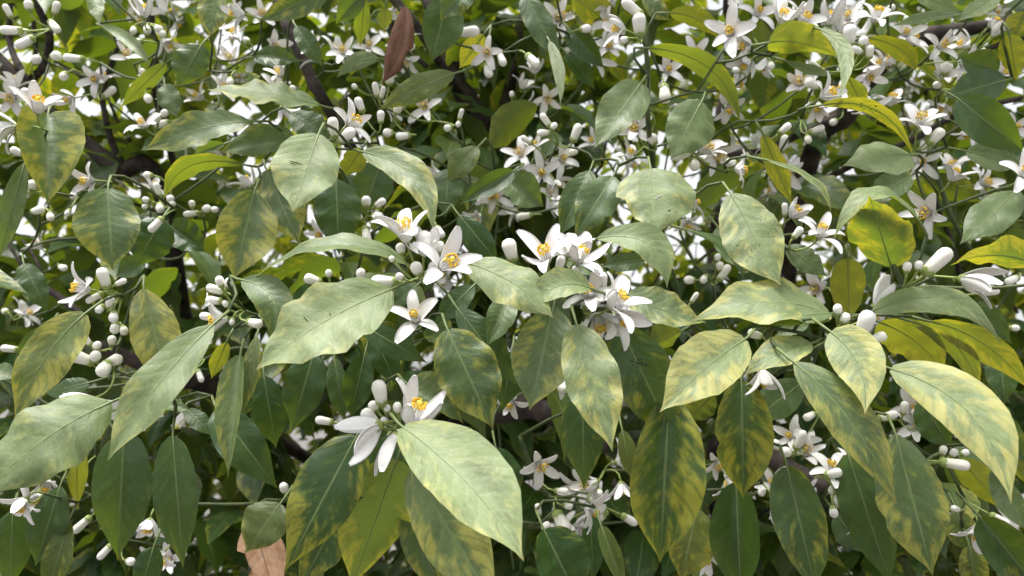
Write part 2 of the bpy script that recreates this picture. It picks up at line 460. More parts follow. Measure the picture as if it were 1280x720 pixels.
M_SOOT = simple_material('soot', (0.030, 0.026, 0.018), (0.075, 0.060, 0.040), 900, 0.8, 0.2)
M_BLOTCH = simple_material('green_blotch', (0.020, 0.045, 0.012), (0.035, 0.070, 0.018), 300, 0.6, 0.3)
M_SCAR = simple_material('scar', (0.10, 0.085, 0.05), (0.42, 0.43, 0.40), 700, 0.7, 0.3)
def blemish(o, marks, mat):
    """marks (u, v, radius u, radius v, tilt) laid on the leaf's own curved surface as one thin crust"""
    grid = o['_g']
    nv = 6
    def S(u, v):
        x = min(max(u, 0), .999) * 16; y = (min(max(v, -1), .999) + 1) / 2 * nv
        i, j = int(x), int(y); fx, fy = x - i, y - j
        q = lambda a, b: Vector(grid[3 * (a * (nv + 1) + b):3 * (a * (nv + 1) + b) + 3])
        return q(i, j) * (1 - fx) * (1 - fy) + q(i + 1, j) * fx * (1 - fy) + q(i, j + 1) * (1 - fx) * fy + q(i + 1, j + 1) * fx * fy
    vs, fs = [], []
    for (u, v, ru, rv, tl) in marks:
        n = (S(u + .03, v) - S(u, v)).cross(S(u, v + .1) - S(u, v)).normalized()
        if n.dot(CAM - (o.location + TREE)) < 0: n = -n
        b = len(vs); K = 12; rr_ = [R.uniform(.65, 1.2) for _ in range(K)]
        vs.append(S(u, v) + n * .0006)
        for ring, h in ((.55, .0005), (1, .00022)):
            for k in range(K):
                a = 6.2832 * k / K; x, y = math.cos(a) * rr_[k] * ring, math.sin(a) * rr_[k] * ring
                du, dv = x * math.cos(tl) - y * .4 * math.sin(tl), y
                vs.append(S(u + ru * (x + y * tl), v + rv * y) + n * h)
        for k in range(K):
            k2 = (k + 1) % K
            fs.append((b, b + 1 + k, b + 1 + k2)); fs.append((b + 1 + k, b + 1 + K + k, b + 1 + K + k2, b + 1 + k2))
    add('blotch', mesh_from('blotch', vs, fs, [mat]), o)

leaf_n = 0
def hero_leaf(bx, by, tx, ty, w, d, up=.5, yel=.3, pale=.3, oli=0., face='t', ox=0, oy=0, label=None, dead=False, bite=None,
              dz=None, roll=None, fold=None, rib=True, curl=None, att=True):
    global leaf_n
    leaf_n += 1
    lx, ly = tx - bx, ty - by
    Lp = math.hypot(lx, ly)
    vert = abs(ly) / Lp
    m_per_px = d / F
    if dz is None:
        dz = (.08 - up * 1.0 * vert) * Lp * m_per_px
        if face == 'b': dz = (.62 * vert * (1 if ly > 0 else -1) - .06) * Lp * m_per_px
    if roll is None:
        roll = math.radians(58 * up * (1 - vert) ** 1.0 + R.uniform(-6, 12))
        if face == 'b': roll = -math.radians(14 + 36 * (1 - vert) + R.uniform(-5, 5))
    else: roll = math.radians(roll)
    P0, P2 = P(bx, by, d), P(tx, ty, d + dz)
    arch = .10 * Lp * m_per_px
    Mid = P((bx + tx) / 2 + ox, (by + ty) / 2 + oy, d + dz * .42 - (arch if face == 't' else -.3 * arch))
    P1 = Mid * 2 - (P0 + P2) / 2
    if bite is None and label is None and R.random() < .20: bite = (R.choice((-1, 1)), R.uniform(.4, .8), R.uniform(.025, .05), R.uniform(.78, .90))
    V0 = (CAM - Mid).normalized()
    T0_ = (P2 - P0).normalized()
    S0 = T0_.cross(V0).normalized()
    N0 = S0.cross(T0_)
    # roll so that the face towards the lens turns upwards for roll > 0
    qa, qb = Quaternion(T0_, roll), Quaternion(T0_, -roll)
    q = qa if (qa @ N0).z >= (qb @ N0).z else qb
    if roll < 0: q = qb if (qa @ N0).z >= (qb @ N0).z else qa; q = Quaternion(T0_, (abs(roll) if q is qa and roll > 0 or q is qb and roll < 0 else -abs(roll)))
    cands = [Quaternion(T0_, abs(roll)), Quaternion(T0_, -abs(roll))]
    cands.sort(key=lambda k: (k @ N0).z)
    q = cands[1] if roll >= 0 else cands[0]
    N = q @ N0
    flip = -1 if face == 'b' else 1
    twist = R.uniform(-.55, .55)
    Pa, Pb = P0, P2
    def sidefn(c, T):
        s = T.cross(N)
        s = s.normalized() * flip
        n = s.cross(T).normalized() * 1.0
        tt = (c - Pa).length / max(1e-6, (Pb - Pa).length)
        qq = Quaternion(T, twist * (tt - .5))
        return qq @ s, qq @ n
    hw = .94 * w / 2 * m_per_px / max(.35, math.cos(roll))
    fold = (R.uniform(.06, .36) if R.random() < .85 else R.uniform(.5, .85)) if fold is None else fold
    if face == 'b': fold *= .7
    if pale > .55 and not dead: fold = min(fold, .22); twist *= .5
    vs, fs, uvs = leaf_grid(P0, P1, P2, sidefn, hw, 16, 6, fold, R.uniform(.05, .17), leaf_n, R.uniform(.70, .96), bite,
                            R.uniform(-.05, .30) if curl is None else curl)
    nm = 'dead_leaf' if dead else 'leaf'
    o = add(nm, mesh_from(nm, [v - P0 for v in vs], fs, [M_DEAD if dead else M_LEAF], uvs=uvs), tree, P0)
    o.color = (min(1, max(0, yel + R.uniform(-.04, .04))), min(1, max(0, pale + R.uniform(-.05, .05))), oli, R.random())
    if label: o['label'] = label; o['_g'] = [c for q_ in vs for c in (q_ - P0)]; named[label] = o
    # midrib running on into the petiole
    T = bezd(P0, P1, P2, 0).normalized()
    pet = P0 - T * .013 + FWD * .005 + Vector((0, 0, .001))
    if rib:
        tb = Tubes(); pts = [pet, P0 - T * .005 + FWD * .001]
        pts += [bez(P0, P1, P2, k / 8 * .93) for k in range(0, 9)]
        tb.tube(pts, [.0011, .0010] + [.0008] + [.00052 * (1 - .8 * k / 8) for k in range(1, 9)], 5)
        add('midrib', tb.mesh('midrib', M_DEAD if dead else M_RIB, P0), o, (0, 0, 0))
    if att: leaf_bases.append(pet); leaf_dirs[tuple(pet)] = T
    return o

leaf_bases, leaf_dirs, named = [], {}, {}
H = hero_leaf
# upper left
H(60, 143, 60, 258, 74, .60, .5, .55, .35)
H(135, 236, 141, 338, 78, .58, .35, .40, .22)
H(312, 152, 177, 189, 44, .60, .6, .45, .30, oy=-8)
H(368, 172, 273, 192, 40, .63, .6, .35, .40, oy=-6)
H(398, 131, 258, 112, 28, .62, .9, .35, .62, oy=-5, roll=62)
H(398, 168, 365, 266, 82, .54, .9, .25, .92, label='broad pale grey-green leaf with a small dark scratch')
H(318, 240, 292, 350, 74, .60, .45, .62, .35)
H(333, 213, 374, 306, 58, .62, .4, .55, .22)
H(420, 225, 424, 320, 62, .60, .2, .10, .05)
H(452, 186, 428, 222, 32, .62, .3, .3, .1, .6, 'b')
H(455, 190, 541, 294, 42, .56, .8, .45, .62, ox=22, oy=-18)
H(476, 203, 452, 272, 52, .68, .2, .05, .10)
H(508, 330, 317, 348, 20, .50, 1, .25, .55, oy=-32, roll=64, label='arching leaf seen nearly edge on above a pale broad leaf')
H(488, 362, 319, 463, 88, .47, .95, .30, .95, oy=-8, ox=-2, label='large pale yellowish leaf with tip pointing down left below the blossom')
H(303, 350, 336, 428, 50, .50, .6, .25, .40, ox=22, oy=-14)
H(180, 362, 213, 492, 60, .58, .3, .75, .30, .35)
H(266, 406, 134, 577, 56, .47, .8, .25, .72, ox=-6, oy=-6, label='long narrow dusty green leaf slanting down left')
H(106, 392, 17, 532, 60, .52, .5, .60, .35, .25, ox=-8, oy=-10, label='wrinkled yellowing leaf slanting down beside a hanging bud cluster')
H(138, 503, -32, 628, 90, .45, .85, .20, .72, oy=-14, label='large dusty grey-green leaf cut by the frame')
H(31, 204, -2, 326, 28, .58, .3, .15, .35)
H(155, 543, 147, 702, 70, .53, .15, .12, .10)
H(216, 545, 229, 712, 54, .53, .15, .12, .08)
H(300, 445, 285, 598, 32, .53, .5, .35, .50, roll=25)
H(321, 420, 302, 519, 24, .54, .4, .5, .35, .2)
H(95, 546, 97, 638, 28, .60, .3, .4, .1, .7, 'b')
H(446, 545, 354, 717, 86, .49, .3, .52, .08, label='dark green leaf with ragged yellow blotches along one side')
H(496, 575, 438, 738, 98, .49, .6, .40, .55, .15, 'b', label='yellow-green leaf showing its raised pale midrib')
H(504, 534, 655, 702, 95, .42, .95, .35, 1.0, ox=10, oy=-8, label='largest pale leaf below the central blossom cluster')
H(516, 588, 622, 762, 82, .46, .5, .55, .42)
H(560, 413, 616, 536, 80, .50, .4, .52, .25, label='green leaf with yellow mottling between its veins')
H(572, 386, 646, 482, 44, .53, .2, .15, .12)
H(692, 384, 662, 513, 82, .47, .45, .40, .35)
H(582, 328, 692, 398, 58, .465, .9, .35, .92, ox=6, oy=-8, fold=.10, roll=30)
H(737, 360, 657, 388, 40, .455, .9, .40, .85, oy=-16)
H(721, 406, 766, 565, 70, .45, .6, .50, .70, label='yellow-green hanging leaf with dusty centre')
H(776, 410, 846, 557, 78, .495, .2, .35, .12, label='dark green leaf with a black sooty spot')
H(931, 424, 824, 516, 78, .465, .8, .68, .85, oy=-6, label='cream-yellow leaf with tip pointing down left')
H(1013, 429, 929, 470, 40, .48, .8, .40, .72, oy=-6)
H(1037, 393, 863, 402, 58, .50, .85, .45, .72, oy=-20, fold=.10, roll=46, label='wide leaf striped green and yellow lying almost flat')
H(1039, 392, 953, 408, 22, .49, .9, .30, .60, oy=-4)
H(784, 368, 884, 403, 46, .52, .8, .40, .50, oy=4, fold=.15)
H(747, 298, 834, 361, 42, .50, .9, .25, .72, ox=20, oy=-24)
H(813, 211, 819, 295, 100, .56, .85, .35, .80, bite=(1, .55, .16, .80), label='roundish pale leaf with a bitten edge')
H(766, 221, 717, 298, 52, .59, .5, .25, .28)
H(737, 214, 699, 296, 42, .64, .4, .20, .15)
H(914, 243, 976, 357, 72, .54, .75, .35, .80, label='pale leaf flecked with dark specks')
H(858, 287, 930, 351, 14, .56, .5, .10, .15, ox=14, oy=-8, roll=66)
H(801, 104, 742, 186, 56, .62, .6, .30, .50)
H(877, 127, 838, 200, 64, .61, .5, .12, .55)
H(812, 60, 926, 158, 30, .62, .3, .35, .15, .3, 'b', ox=22, oy=-20)
H(838, 16, 904, 53, 26, .66, .4, .4, .1, .5, 'b', ox=6, oy=-8)
H(656, -6, 704, 82, 34, .70, .3, .25, .15)
H(687, 52, 700, 132, 16, .68, .6, .1, .65, ox=6)
H(716, -4, 779, 40, 40, .72, .4, .6, .2, .5, 'b')
H(690, 2, 712, 44, 46, .76, .4, .6, .2, .6, 'b')
H(711, 35, 756, 86, 32, .74, .3, .1, .05)
H(709, 67, 744, 113, 26, .75, .3, .1, .05)
H(804, -4, 838, 26, 24, .68, .4, .5, .3)
# upper right
H(962, 53, 1050, 72, 42, .58, .4, .55, .2, .4, 'b', oy=-8, label='glowing yellow-green leaf lit from behind')
H(1026, 37, 1047, 126, 20, .57, .8, .25, .75, ox=20, oy=-12)
H(984, 77, 1046, 93, 13, .60, .9, .1, .70, oy=3)
H(1060, 97, 1081, 136, 24, .62, .3, .5, .2, .4, 'b')
H(1029, 131, 1143, 198, 20, .56, .5, .80, .2, .5, 'b', ox=14, oy=-24, label='narrow yellow leaf with black specks arching to the right')
H(1084, 47, 1145, 90, 26, .64, .4, .5, .1, .6, 'b', ox=12, oy=-6)
H(1201, 17, 1114, 33, 14, .68, .9, .2, .55, oy=-3)
H(1148, -6, 1203, 16, 22, .70, .8, .2, .70)
H(1247, -6, 1196, 27, 24, .66, .8, .2, .70)
H(1247, 90, 1199, 70, 38, .66, .3, .1, .15)
H(1257, 100, 1178, 122, 46, .65, .3, .1, .08)
H(1198, 124, 1283, 192, 52, .62, .3, .1, .08)
H(1262, 44, 1271, 102, 32, .64, .4, .5, .2, .6, 'b')
H(1282, 15, 1268, 48, 30, .70, .4, .7, .3, .4, 'b')
H(1137, 193, 1052, 208, 46, .58, .8, .20, .78, oy=-4, label='pale flat leaf with faint straight side veins')
H(1137, 221, 1076, 256, 36, .62, .5, .05, .45)
H(1208, 189, 1279, 206, 36, .64, .7, .12, .60)
H(1271, 239, 1199, 306, 50, .59, .6, .15, .45)
H(1114, 334, 1086, 244, 76, .49, .3, .58, .3, .05, 'b', dz=-.045, roll=-18, label='glowing yellow leaf with green veins, curled over at top')
H(1150, 278, 1041, 302, 20, .475, 1, .3, .80, oy=-46, ox=-4, roll=58)
H(1294, 330, 1187, 332, 34, .50, .4, .80, .3, .1, 'b', oy=-12, label='bright yellow leaf beside large white buds')
H(954, 168, 990, 257, 28, .62, .3, .6, .3, .5, 'b')
H(958, 200, 1038, 267, 8, .55, .8, .5, .5, ox=20, oy=-8, roll=60)
H(984, 308, 1034, 346, 32, .60, .7, .2, .55)
H(1060, 324, 1061, 412, 44, .60, .3, .5, .1, .7, 'b')
H(1092, 388, 1253, 433, 34, .48, .9, .25, .72, ox=16, oy=-36, label='long pale leaf arching over yellowed undersides')
H(1100, 403, 1180, 472, 56, .52, .4, .55, .1, .6, 'b', ox=10, oy=-6)
H(1140, 402, 1223, 496, 30, .51, .5, .35, .5, .4, 'b', ox=18, oy=-12)
H(1164, 402, 1292, 492, 42, .50, .4, .70, .2, .45, 'b', ox=6, oy=-14)
H(1250, 440, 1256, 506, 38, .57, .3, .2, .15)
H(1039, 415, 1081, 519, 64, .455, .8, .60, .95, ox=14, oy=-8, label='cream-yellow leaf below a pair of plump buds')
H(994, 454, 1122, 633, 58, .455, .5, .58, .38, ox=8, oy=-12, label='long green leaf edged with yellow, tip pointing down right')
H(1114, 461, 1264, 631, 70, .445, .85, .58, .92, ox=26, oy=-26, label='long cream leaf with blotched yellow margins')
H(1214, 498, 1292, 584, 42, .52, .5, .2, .25)
H(1120, 544, 1166, 720, 80, .50, .4, .50, .28)
H(1060, 568, 1116, 738, 62, .53, .2, .12, .10)
H(984, 584, 1022, 748, 64, .51, .25, .40, .15)
H(927, 478, 929, 624, 72, .53, .15, .58, .10)
H(836, 498, 825, 704, 92, .49, .2, .56, .08, label='dark green leaf with rows of yellow spots beside its midrib')
H(728, 476, 730, 614, 58, .55, .15, .25, .06)
H(920, 604, 926, 745, 62, .54, .15, .15, .06)
H(872, 636, 850, 728, 62, .60, .2, .6, .1, .5)
H(1226, 648, 1302, 742, 58, .53, .2, .35, .12)
H(1200, 573, 1260, 642, 42, .56, .3, .5, .1, .6, 'b')
H(1241, 588, 1287, 667, 32, .52, .6, .15, .5)
H(1245, 538, 1292, 614, 30, .50, .5, .5, .3, .4, 'b')
H(1196, 638, 1214, 692, 38, .60, .3, .5, .2, .3)
H(1212, 684, 1222, 742, 34, .58, .3, .65, .1, .3)
H(680, 662, 722, 748, 72, .55, .2, .2, .06)
H(752, 658, 782, 742, 24, .57, .4, .2, .25, .3)
H(738, 640, 742, 728, 30, .62, .2, .1, .05)
H(350, 630, 306, 692, 60, .53, .4, .35, .2, .3)
H(318, 655, 345, 752, 56, .56, .3, .5, .95, dead=True, dz=-.03, fold=.5, rib=False, bite=(1, .45, .12, .7), label='dry tan dead leaf partly hidden under a green leaf')
H(500, 545, 438, 655, 54, .54, .2, .15, .10)
H(508, 628, 552, 745, 58, .53, .3, .5, .25)
H(422, 648, 373, 738, 54, .54, .2, .5, .08)
H(272, 512, 348, 612, 56, .56, .2, .1, .06)
H(457, 409, 535, 454, 36, .53, .3, .1, .10)
H(466, 418, 497, 482, 38, .56, .2, .08, .04)
H(456, 443, 438, 522, 40, .56, .2, .12, .06)
H(418, 448, 431, 527, 28, .56, .2, .15, .18)
H(392, 443, 363, 543, 54, .57, .15, .12, .06)
H(512, 482, 580, 530, 48, .50, .7, .45, .50)
H(592, 357, 543, 404, 32, .55, .3, .15, .12)
H(637, 370, 608, 434, 38, .53, .6, .1, .40)
H(521, 357, 486, 386, 24, .55, .4, .1, .2)
H(597, 184, 558, 226, 34, .66, .4, .3, .2, .3)
H(561, 211, 556, 273, 44, .66, .3, .15, .18)
H(641, 214, 573, 256, 28, .64, .4, .05, .10)
H(574, 269, 624, 330, 38, .62, .3, .05, .06)
H(630, 224, 680, 258, 46, .68, .6, .05, .42)
H(704, 321, 767, 346, 26, .56, .6, .2, .4)
H(806, 324, 750, 333, 26, .58, .4, .05, .25)
H(898, 284, 942, 342, 46, .60, .6, .05, .5)
H(202, 274, 168, 336, 54, .64, .2, .05, .05)
H(214, 284, 258, 316, 44, .66, .4, .03, .10)
H(180, 325, 144, 346, 28, .66, .4, .1, .12)
H(302, 205, 204, 250, 28, .62, .6, .35, .35, .3, 'b', ox=-16, oy=-20)
H(280, 180, 240, 197, 14, .66, .8, .05, .5)
H(115, -8, 125, 32, 20, .72, .6, .2, .5)
H(127, 32, 188, 83, 16, .72, .8, .05, .62, oy=-5, ox=5)
H(252, 56, 220, 110, 44, .70, .3, .25, .15)
H(207, 79, 149, 136, 22, .72, .4, .3, .3, .3, 'b')
H(270, -12, 262, 48, 38, .68, .4, .6, .3)
H(206, 106, 222, 148, 30, .74, .4, .05, .4)
H(408, -10, 321, 27, 34, .66, .5, .4, .25)
H(452, -8, 419, 31, 30, .72, .2, .1, .05)
H(456, -2, 450, 59, 22, .72, .3, .2, .1, .3, 'b')
H(482, 10, 480, 40, 20, .8, .3, .4, .3, .5, 'b')
H(506, 8, 476, 106, 34, .66, .3, .5, .1, dead=True, dz=.02, fold=.7, curl=.9, rib=False, bite=(-1, .55, .09, .7), ox=8, oy=4, label='reddish brown dead leaf hanging among white blossom')
H(562, -10, 539, 79, 54, .66, .2, .15, .06)
H(586, -18, 549, 26, 42, .64, .4, .35, .2)
H(567, 92, 471, 139, 34, .66, .5, .35, .35, .3, oy=-3)
H(473, 73, 420, 98, 22, .70, .8, .1, .6, oy=-8)
H(318, 71, 375, 77, 26, .70, .4, .1, .08, oy=-3)
H(370, 33, 403, 84, 26, .72, .3, .15, .12)
H(364, 141, 413, 174, 38, .66, .5, .25, .25)
H(604, 44, 574, 86, 30, .72, .3, .9, .3, .3, 'b')
H(75, 608, 44, 708, 48, .60, .15, .15, .06)
H(86, 652, 58, 748, 34, .60, .3, .35, .15, .3)
H(192, 684, 172, 752, 36, .58, .2, .1, .06)
H(16, 640, 12, 742, 46, .60, .1, .05, .03)
H(-12, 462, 22, 472, 26, .56, .6, .1, .3)
H(112, 478, 55, 492, 26, .60, .5, .1, .15)
H(186, 502, 241, 513, 18, .54, .6, .1, .35)
H(232, 512, 266, 545, 24, .57, .4, .1, .2)
H(283, 428, 264, 474, 22, .58, .3, .4, .1, .6, 'b')
H(851, 414, 811, 434, 36, .56, .4, .3, .3, .4, 'b')
H(891, 493, 858, 528, 38, .54, .4, .3, .2, .4, 'b')
H(1003, 478, 938, 528, 48, .56, .3, .1, .2)
H(778, 538, 791, 602, 24, .58, .3, .3, .1, .5)
H(1046, 643, 1082, 692, 38, .60, .3, .1, .15)
H(1010, 404, 968, 420, 20, .54, .6, .1, .4)
H(640, 440, 628, 515, 40, .60, .1, .1, .04)
H(700, 420, 735, 470, 34, .58, .2, .1, .1)
H(870, 430, 905, 480, 40, .60, .2, .1, .05)
H(330, 470, 345, 560, 46, .62, .1, .1, .05)
H(620, 560, 640, 640, 46, .62, .1, .1, .04)
H(1150, 500, 1190, 560, 44, .60, .2, .2, .1)
H(30, 330, 60, 390, 34, .70, .2, .2, .1)
H(60, 410, 30, 470, 38, .66, .1, .1, .05)
H(1215, 380, 1265, 430, 34, .58, .3, .15, .15)

def on(start): return next(o for l, o in named.items() if l.startswith(start))
blemish(on('broad pale grey'), [(.41, .35, .004, .20, .5), (.435, .42, .003, .10, .6)], M_SOOT)
blemish(on('wrinkled'), [(.86, -.1, .006, .045, 0), (.80, -.25, .004, .03, 0)], M_SOOT)
blemish(on('dark green leaf with a black'), [(.30 + R.gauss(0, .018), -.05 + R.gauss(0, .09), R.uniform(.003, .010), R.uniform(.02, .05), R.uniform(-.5, .5)) for _ in range(16)] + [(.74, .2, .008, .04, 0)], M_SOOT)
blemish(on('yellow-green leaf showing'), [(.33, -.62, .010, .04, .4), (.32, -.58, .003, .07, -.5), (.35, -.66, .003, .07, .6)], M_SOOT)
blemish(on('roundish'), [(.42, -.15, .014, .06, .2), (.45, -.08, .008, .04, 0)], M_SCAR)
blemish(on('roundish'), [(.62, -.45, .008, .06, .4)], M_SOOT)
blemish(on('pale leaf flecked'), [(R.uniform(.3, .95), R.uniform(-.75, .75), R.uniform(.002, .004), R.uniform(.010, .028), R.uniform(-.5, .5)) for _ in range(18)], M_SOOT)
blemish(on('narrow yellow leaf'), [(R.uniform(.3, .6), R.uniform(-.5, .5), R.uniform(.005, .010), R.uniform(.08, .15), 0) for _ in range(7)], M_SOOT)
blemish(on('large pale yellowish'), [(.42, .1, .005, .03, .3), (.56, .32, .0025, .10, .9)], M_SOOT)
for o_ in named.values(): del o_['_g']

# ------------------------------------------------------------------ blossom: petals, stamens, buds
def petal_mesh(openness, length, seed):
    rr = random.Random(seed)
    a0 = math.radians(8 + 38 * openness); a1 = math.radians(6 + 125 * openness)
    nu, nv = 9, 4
    hw = .0041 * rr.uniform(.9, 1.1); th = .0006
    sp, x, z = [], .0018, .0008
    for i in range(nu + 1):
        t = i / nu
        a = a0 + (a1 - a0) * t ** 1.3
        if openness < .3: a = math.radians(24) * math.cos(math.pi * t * .9) + a1 * .6
        sp.append((x, z, a)); x += math.sin(a) * length / nu; z += math.cos(a) * length / nu
    vs, fs = [], []
    for layer in (0, 1):
        for i, (x, z, a) in enumerate(sp):
            t = i / nu
            w = hw * (math.sin(math.pi * (.10 + .86 * t ** 1.05))) ** .62
            for j in range(nv + 1):
                v = -1 + 2 * j / nv
                cup = (.34 - .18 * openness) * w * v * v
                n = Vector((-math.cos(a), 0, math.sin(a)))       # inner face
                off = cup + (th if layer else -th) * (1 - .7 * abs(v))
                vs.append(Vector((x, v * w, z)) + n * off)
    S = (nu + 1) * (nv + 1)
    for layer in (0, 1):
        for i in range(nu):
            for j in range(nv):
                a = layer * S + i * (nv + 1) + j
                q = (a, a + 1, a + nv + 2, a + nv + 1)
                fs.append(q if layer else q[::-1])
    ring = [i * (nv + 1) for i in range(nu + 1)] + [nu * (nv + 1) + j for j in range(1, nv + 1)] + [i * (nv + 1) + nv for i in range(nu - 1, -1, -1)]
    for a, b in zip(ring[:-1], ring[1:]):
        fs.append((a, b, b + S, a + S))
    return mesh_from('petal', vs, fs, [M_PETAL])

PET = {}
for lv in range(5):
    PET[lv] = [petal_mesh(lv / 4, .0205 + .0012 * k, lv * 7 + k) for k in range(3)]

def ell(vs, fs, fm, c, ax, r, l, mi, sides=6, rings=4):
    ax = ax.normalized(); a = ax.orthogonal().normalized(); b = ax.cross(a)
    base = len(vs)
    for i in range(rings + 1):
        th = math.pi * i / rings
        for k in range(sides):
            w = 2 * math.pi * k / sides
            vs.append(c - ax * (l * math.cos(th)) + (a * math.cos(w) + b * math.sin(w)) * (r * max(.05, math.sin(th))))
    for i in range(rings):
        for k in range(sides):
            k2 = (k + 1) % sides
            fs.append((base + i * sides + k, base + i * sides + k2, base + (i + 1) * sides + k2, base + (i + 1) * sides + k)); fm.append(mi)

def stamen_mesh(seed, spread):
    rr = random.Random(seed)
    vs, fs, fm = [], [], []
    n = 18
    for k in range(n):
        w = 2 * math.pi * k / n + rr.uniform(-.05, .05)
        rd = Vector((math.cos(w), math.sin(w), 0)); tg = Vector((-math.sin(w), math.cos(w), 0))
        h = rr.uniform(.0088, .0112)
        pts = [(.0021, .001), (.0026, h * .5), (.0028 + spread * .0005, h * .8), (.0022 + spread * rr.uniform(.0002, .0022), h)]
        ws = [.00052, .00052, .00036, .00018]
        b = len(vs)
        for (r, z), hw in zip(pts, ws):
            c = rd * r + Vector((0, 0, z))
            vs.extend([c - tg * hw, c + rd * hw * .8, c + tg * hw, c - rd * hw * .8])
        for i in range(3):
            for j in range(4):
                j2 = (j + 1) % 4
                fs.append((b + i * 4 + j, b + i * 4 + j2, b + i * 4 + 4 + j2, b + i * 4 + 4 + j)); fm.append(0)
        tip = rd * pts[-1][0] + Vector((0, 0, h + .0009))
        ell(vs, fs, fm, tip, Vector((rr.uniform(-.4, .4), rr.uniform(-.4, .4), 1)), .00062, .0015, 1)
    return mesh_from('stamens', vs, fs, [M_PETAL, M_ANTHER], fm)

STA = [stamen_mesh(s, sp) for s, sp in ((1, .3), (2, .8), (3, 1.3))]
_v, _f, _m = [], [], []
ell(_v, _f, _m, Vector((0, 0, .0018)), Vector((0, 0, 1)), .0019, .0022, 0, 8, 5)
ell(_v, _f, _m, Vector((0, 0, .0065)), Vector((0, 0, 1)), .0007, .0050, 0, 6, 4)
ell(_v, _f, _m, Vector((0, 0, .0118)), Vector((0, 0, 1)), .0016, .0012, 1, 8, 5)
PIST = mesh_from('pistil', _v, _f, [M_STYLE, M_STIGMA], _m)

def lathe(prof, sides, lobes=0, amp=0.0):
    vs, fs = [], []
    for (r, z) in prof:
        for k in range(sides):
            w = 2 * math.pi * k / sides
            q = r * (1 + amp * math.cos(lobes * w))
            vs.append(Vector((q * math.cos(w), q * math.sin(w), z)))
    n = len(prof)
    for i in range(n - 1):
        for k in range(sides):
            k2 = (k + 1) % sides
            fs.append((i * sides + k, i * sides + k2, (i + 1) * sides + k2, (i + 1) * sides + k))
    fs.append(tuple(range(sides))[::-1]); fs.append(tuple((n - 1) * sides + k for k in range(sides)))
    return vs, fs
def calyx_mesh(r, h):
    sides = 10
    vs, fs = lathe([(r * .25, -h * .35), (r * .8, 0), (r * 1.06, h * .5), (r * 1.12, h * .8)], sides)
    b = 3 * sides
    for k in range(0, sides, 2): vs[b + k].z += h * .55
    return mesh_from('calyx', vs, fs[:-1], [M_CALYX])
FCAL = calyx_mesh(.0027, .0026)
# buds of unit length along +Z: slim, club-shaped, round
BUDP = [[(.10, 0), (.17, .10), (.19, .30), (.205, .55), (.215, .75), (.18, .90), (.10, .975), (.02, 1)],
        [(.12, 0), (.20, .12), (.235, .35), (.27, .62), (.28, .76), (.22, .92), (.12, .985), (.02, 1)],
        [(.15, 0), (.27, .14), (.355, .36), (.385, .58), (.35, .78), (.24, .92), (.11, .985), (.02, 1)]]
BUDM = []
for pf in BUDP:
    vs, fs = lathe(pf, 15, 5, -.04)
    BUDM.append(mesh_from('bud', vs, fs, [M_BUD]))
BCAL = [calyx_mesh(.19, .16), calyx_mesh(.22, .17), calyx_mesh(.29, .22)]

Z = Vector((0, 0, 1))
def axis_world(ax, ay, az):
    return (RGT * ax + UPV * ay - FWD * az).normalized()

bloom_bases = []         # (base point, outward axis) for the flower stalks
n_flower = n_bud = 0
def flower_at(c, ax, op, s=1.0, label=None, stalk=True, npet=5, det=True):
    global n_flower
    n_flower += 1
    q = Z.rotation_difference(ax) @ Quaternion(Z, R.uniform(0, 6.28))
    f = add('flower', FCAL, tree, c, q, s)
    lv = max(0, min(4, round(op * 4)))
    for k in range(npet):
        l2 = max(0, min(4, lv + R.choice((0, 0, 1, 1, -1))))
        p = add('petal', R.choice(PET[l2]), f)
        p.rotation_euler = (R.uniform(-.22, .22), R.uniform(-.24, .24), 2 * math.pi * k / 5 + R.uniform(-.14, .14))
        z = R.uniform(.9, 1.1); p.scale = (z, z * R.uniform(.85, 1.1), z)
    if det:
        add('stamens', R.choice(STA[:2] if op < .5 else STA), f)
        add('pistil', PIST, f)
    if label: f['label'] = label
    if stalk: bloom_bases.append((c - ax * .0012 * s, ax))
    return f

def bud_at(c, ax, L, kind, stalk=True):
    """c: middle of the bud, L: length in metres"""
    global n_bud
    n_bud += 1
    q = Z.rotation_difference(ax) @ Quaternion(Z, R.uniform(0, 6.28))
    b0 = c - ax * (L / 2)
    z = R.uniform(.92, 1.1)
    b = add('bud', BUDM[kind], tree, b0, q, (L * z, L * z, L))
    add('calyx', BCAL[kind], b)
    if stalk: bloom_bases.append((b0 - ax * (L * .04), ax))
    return b

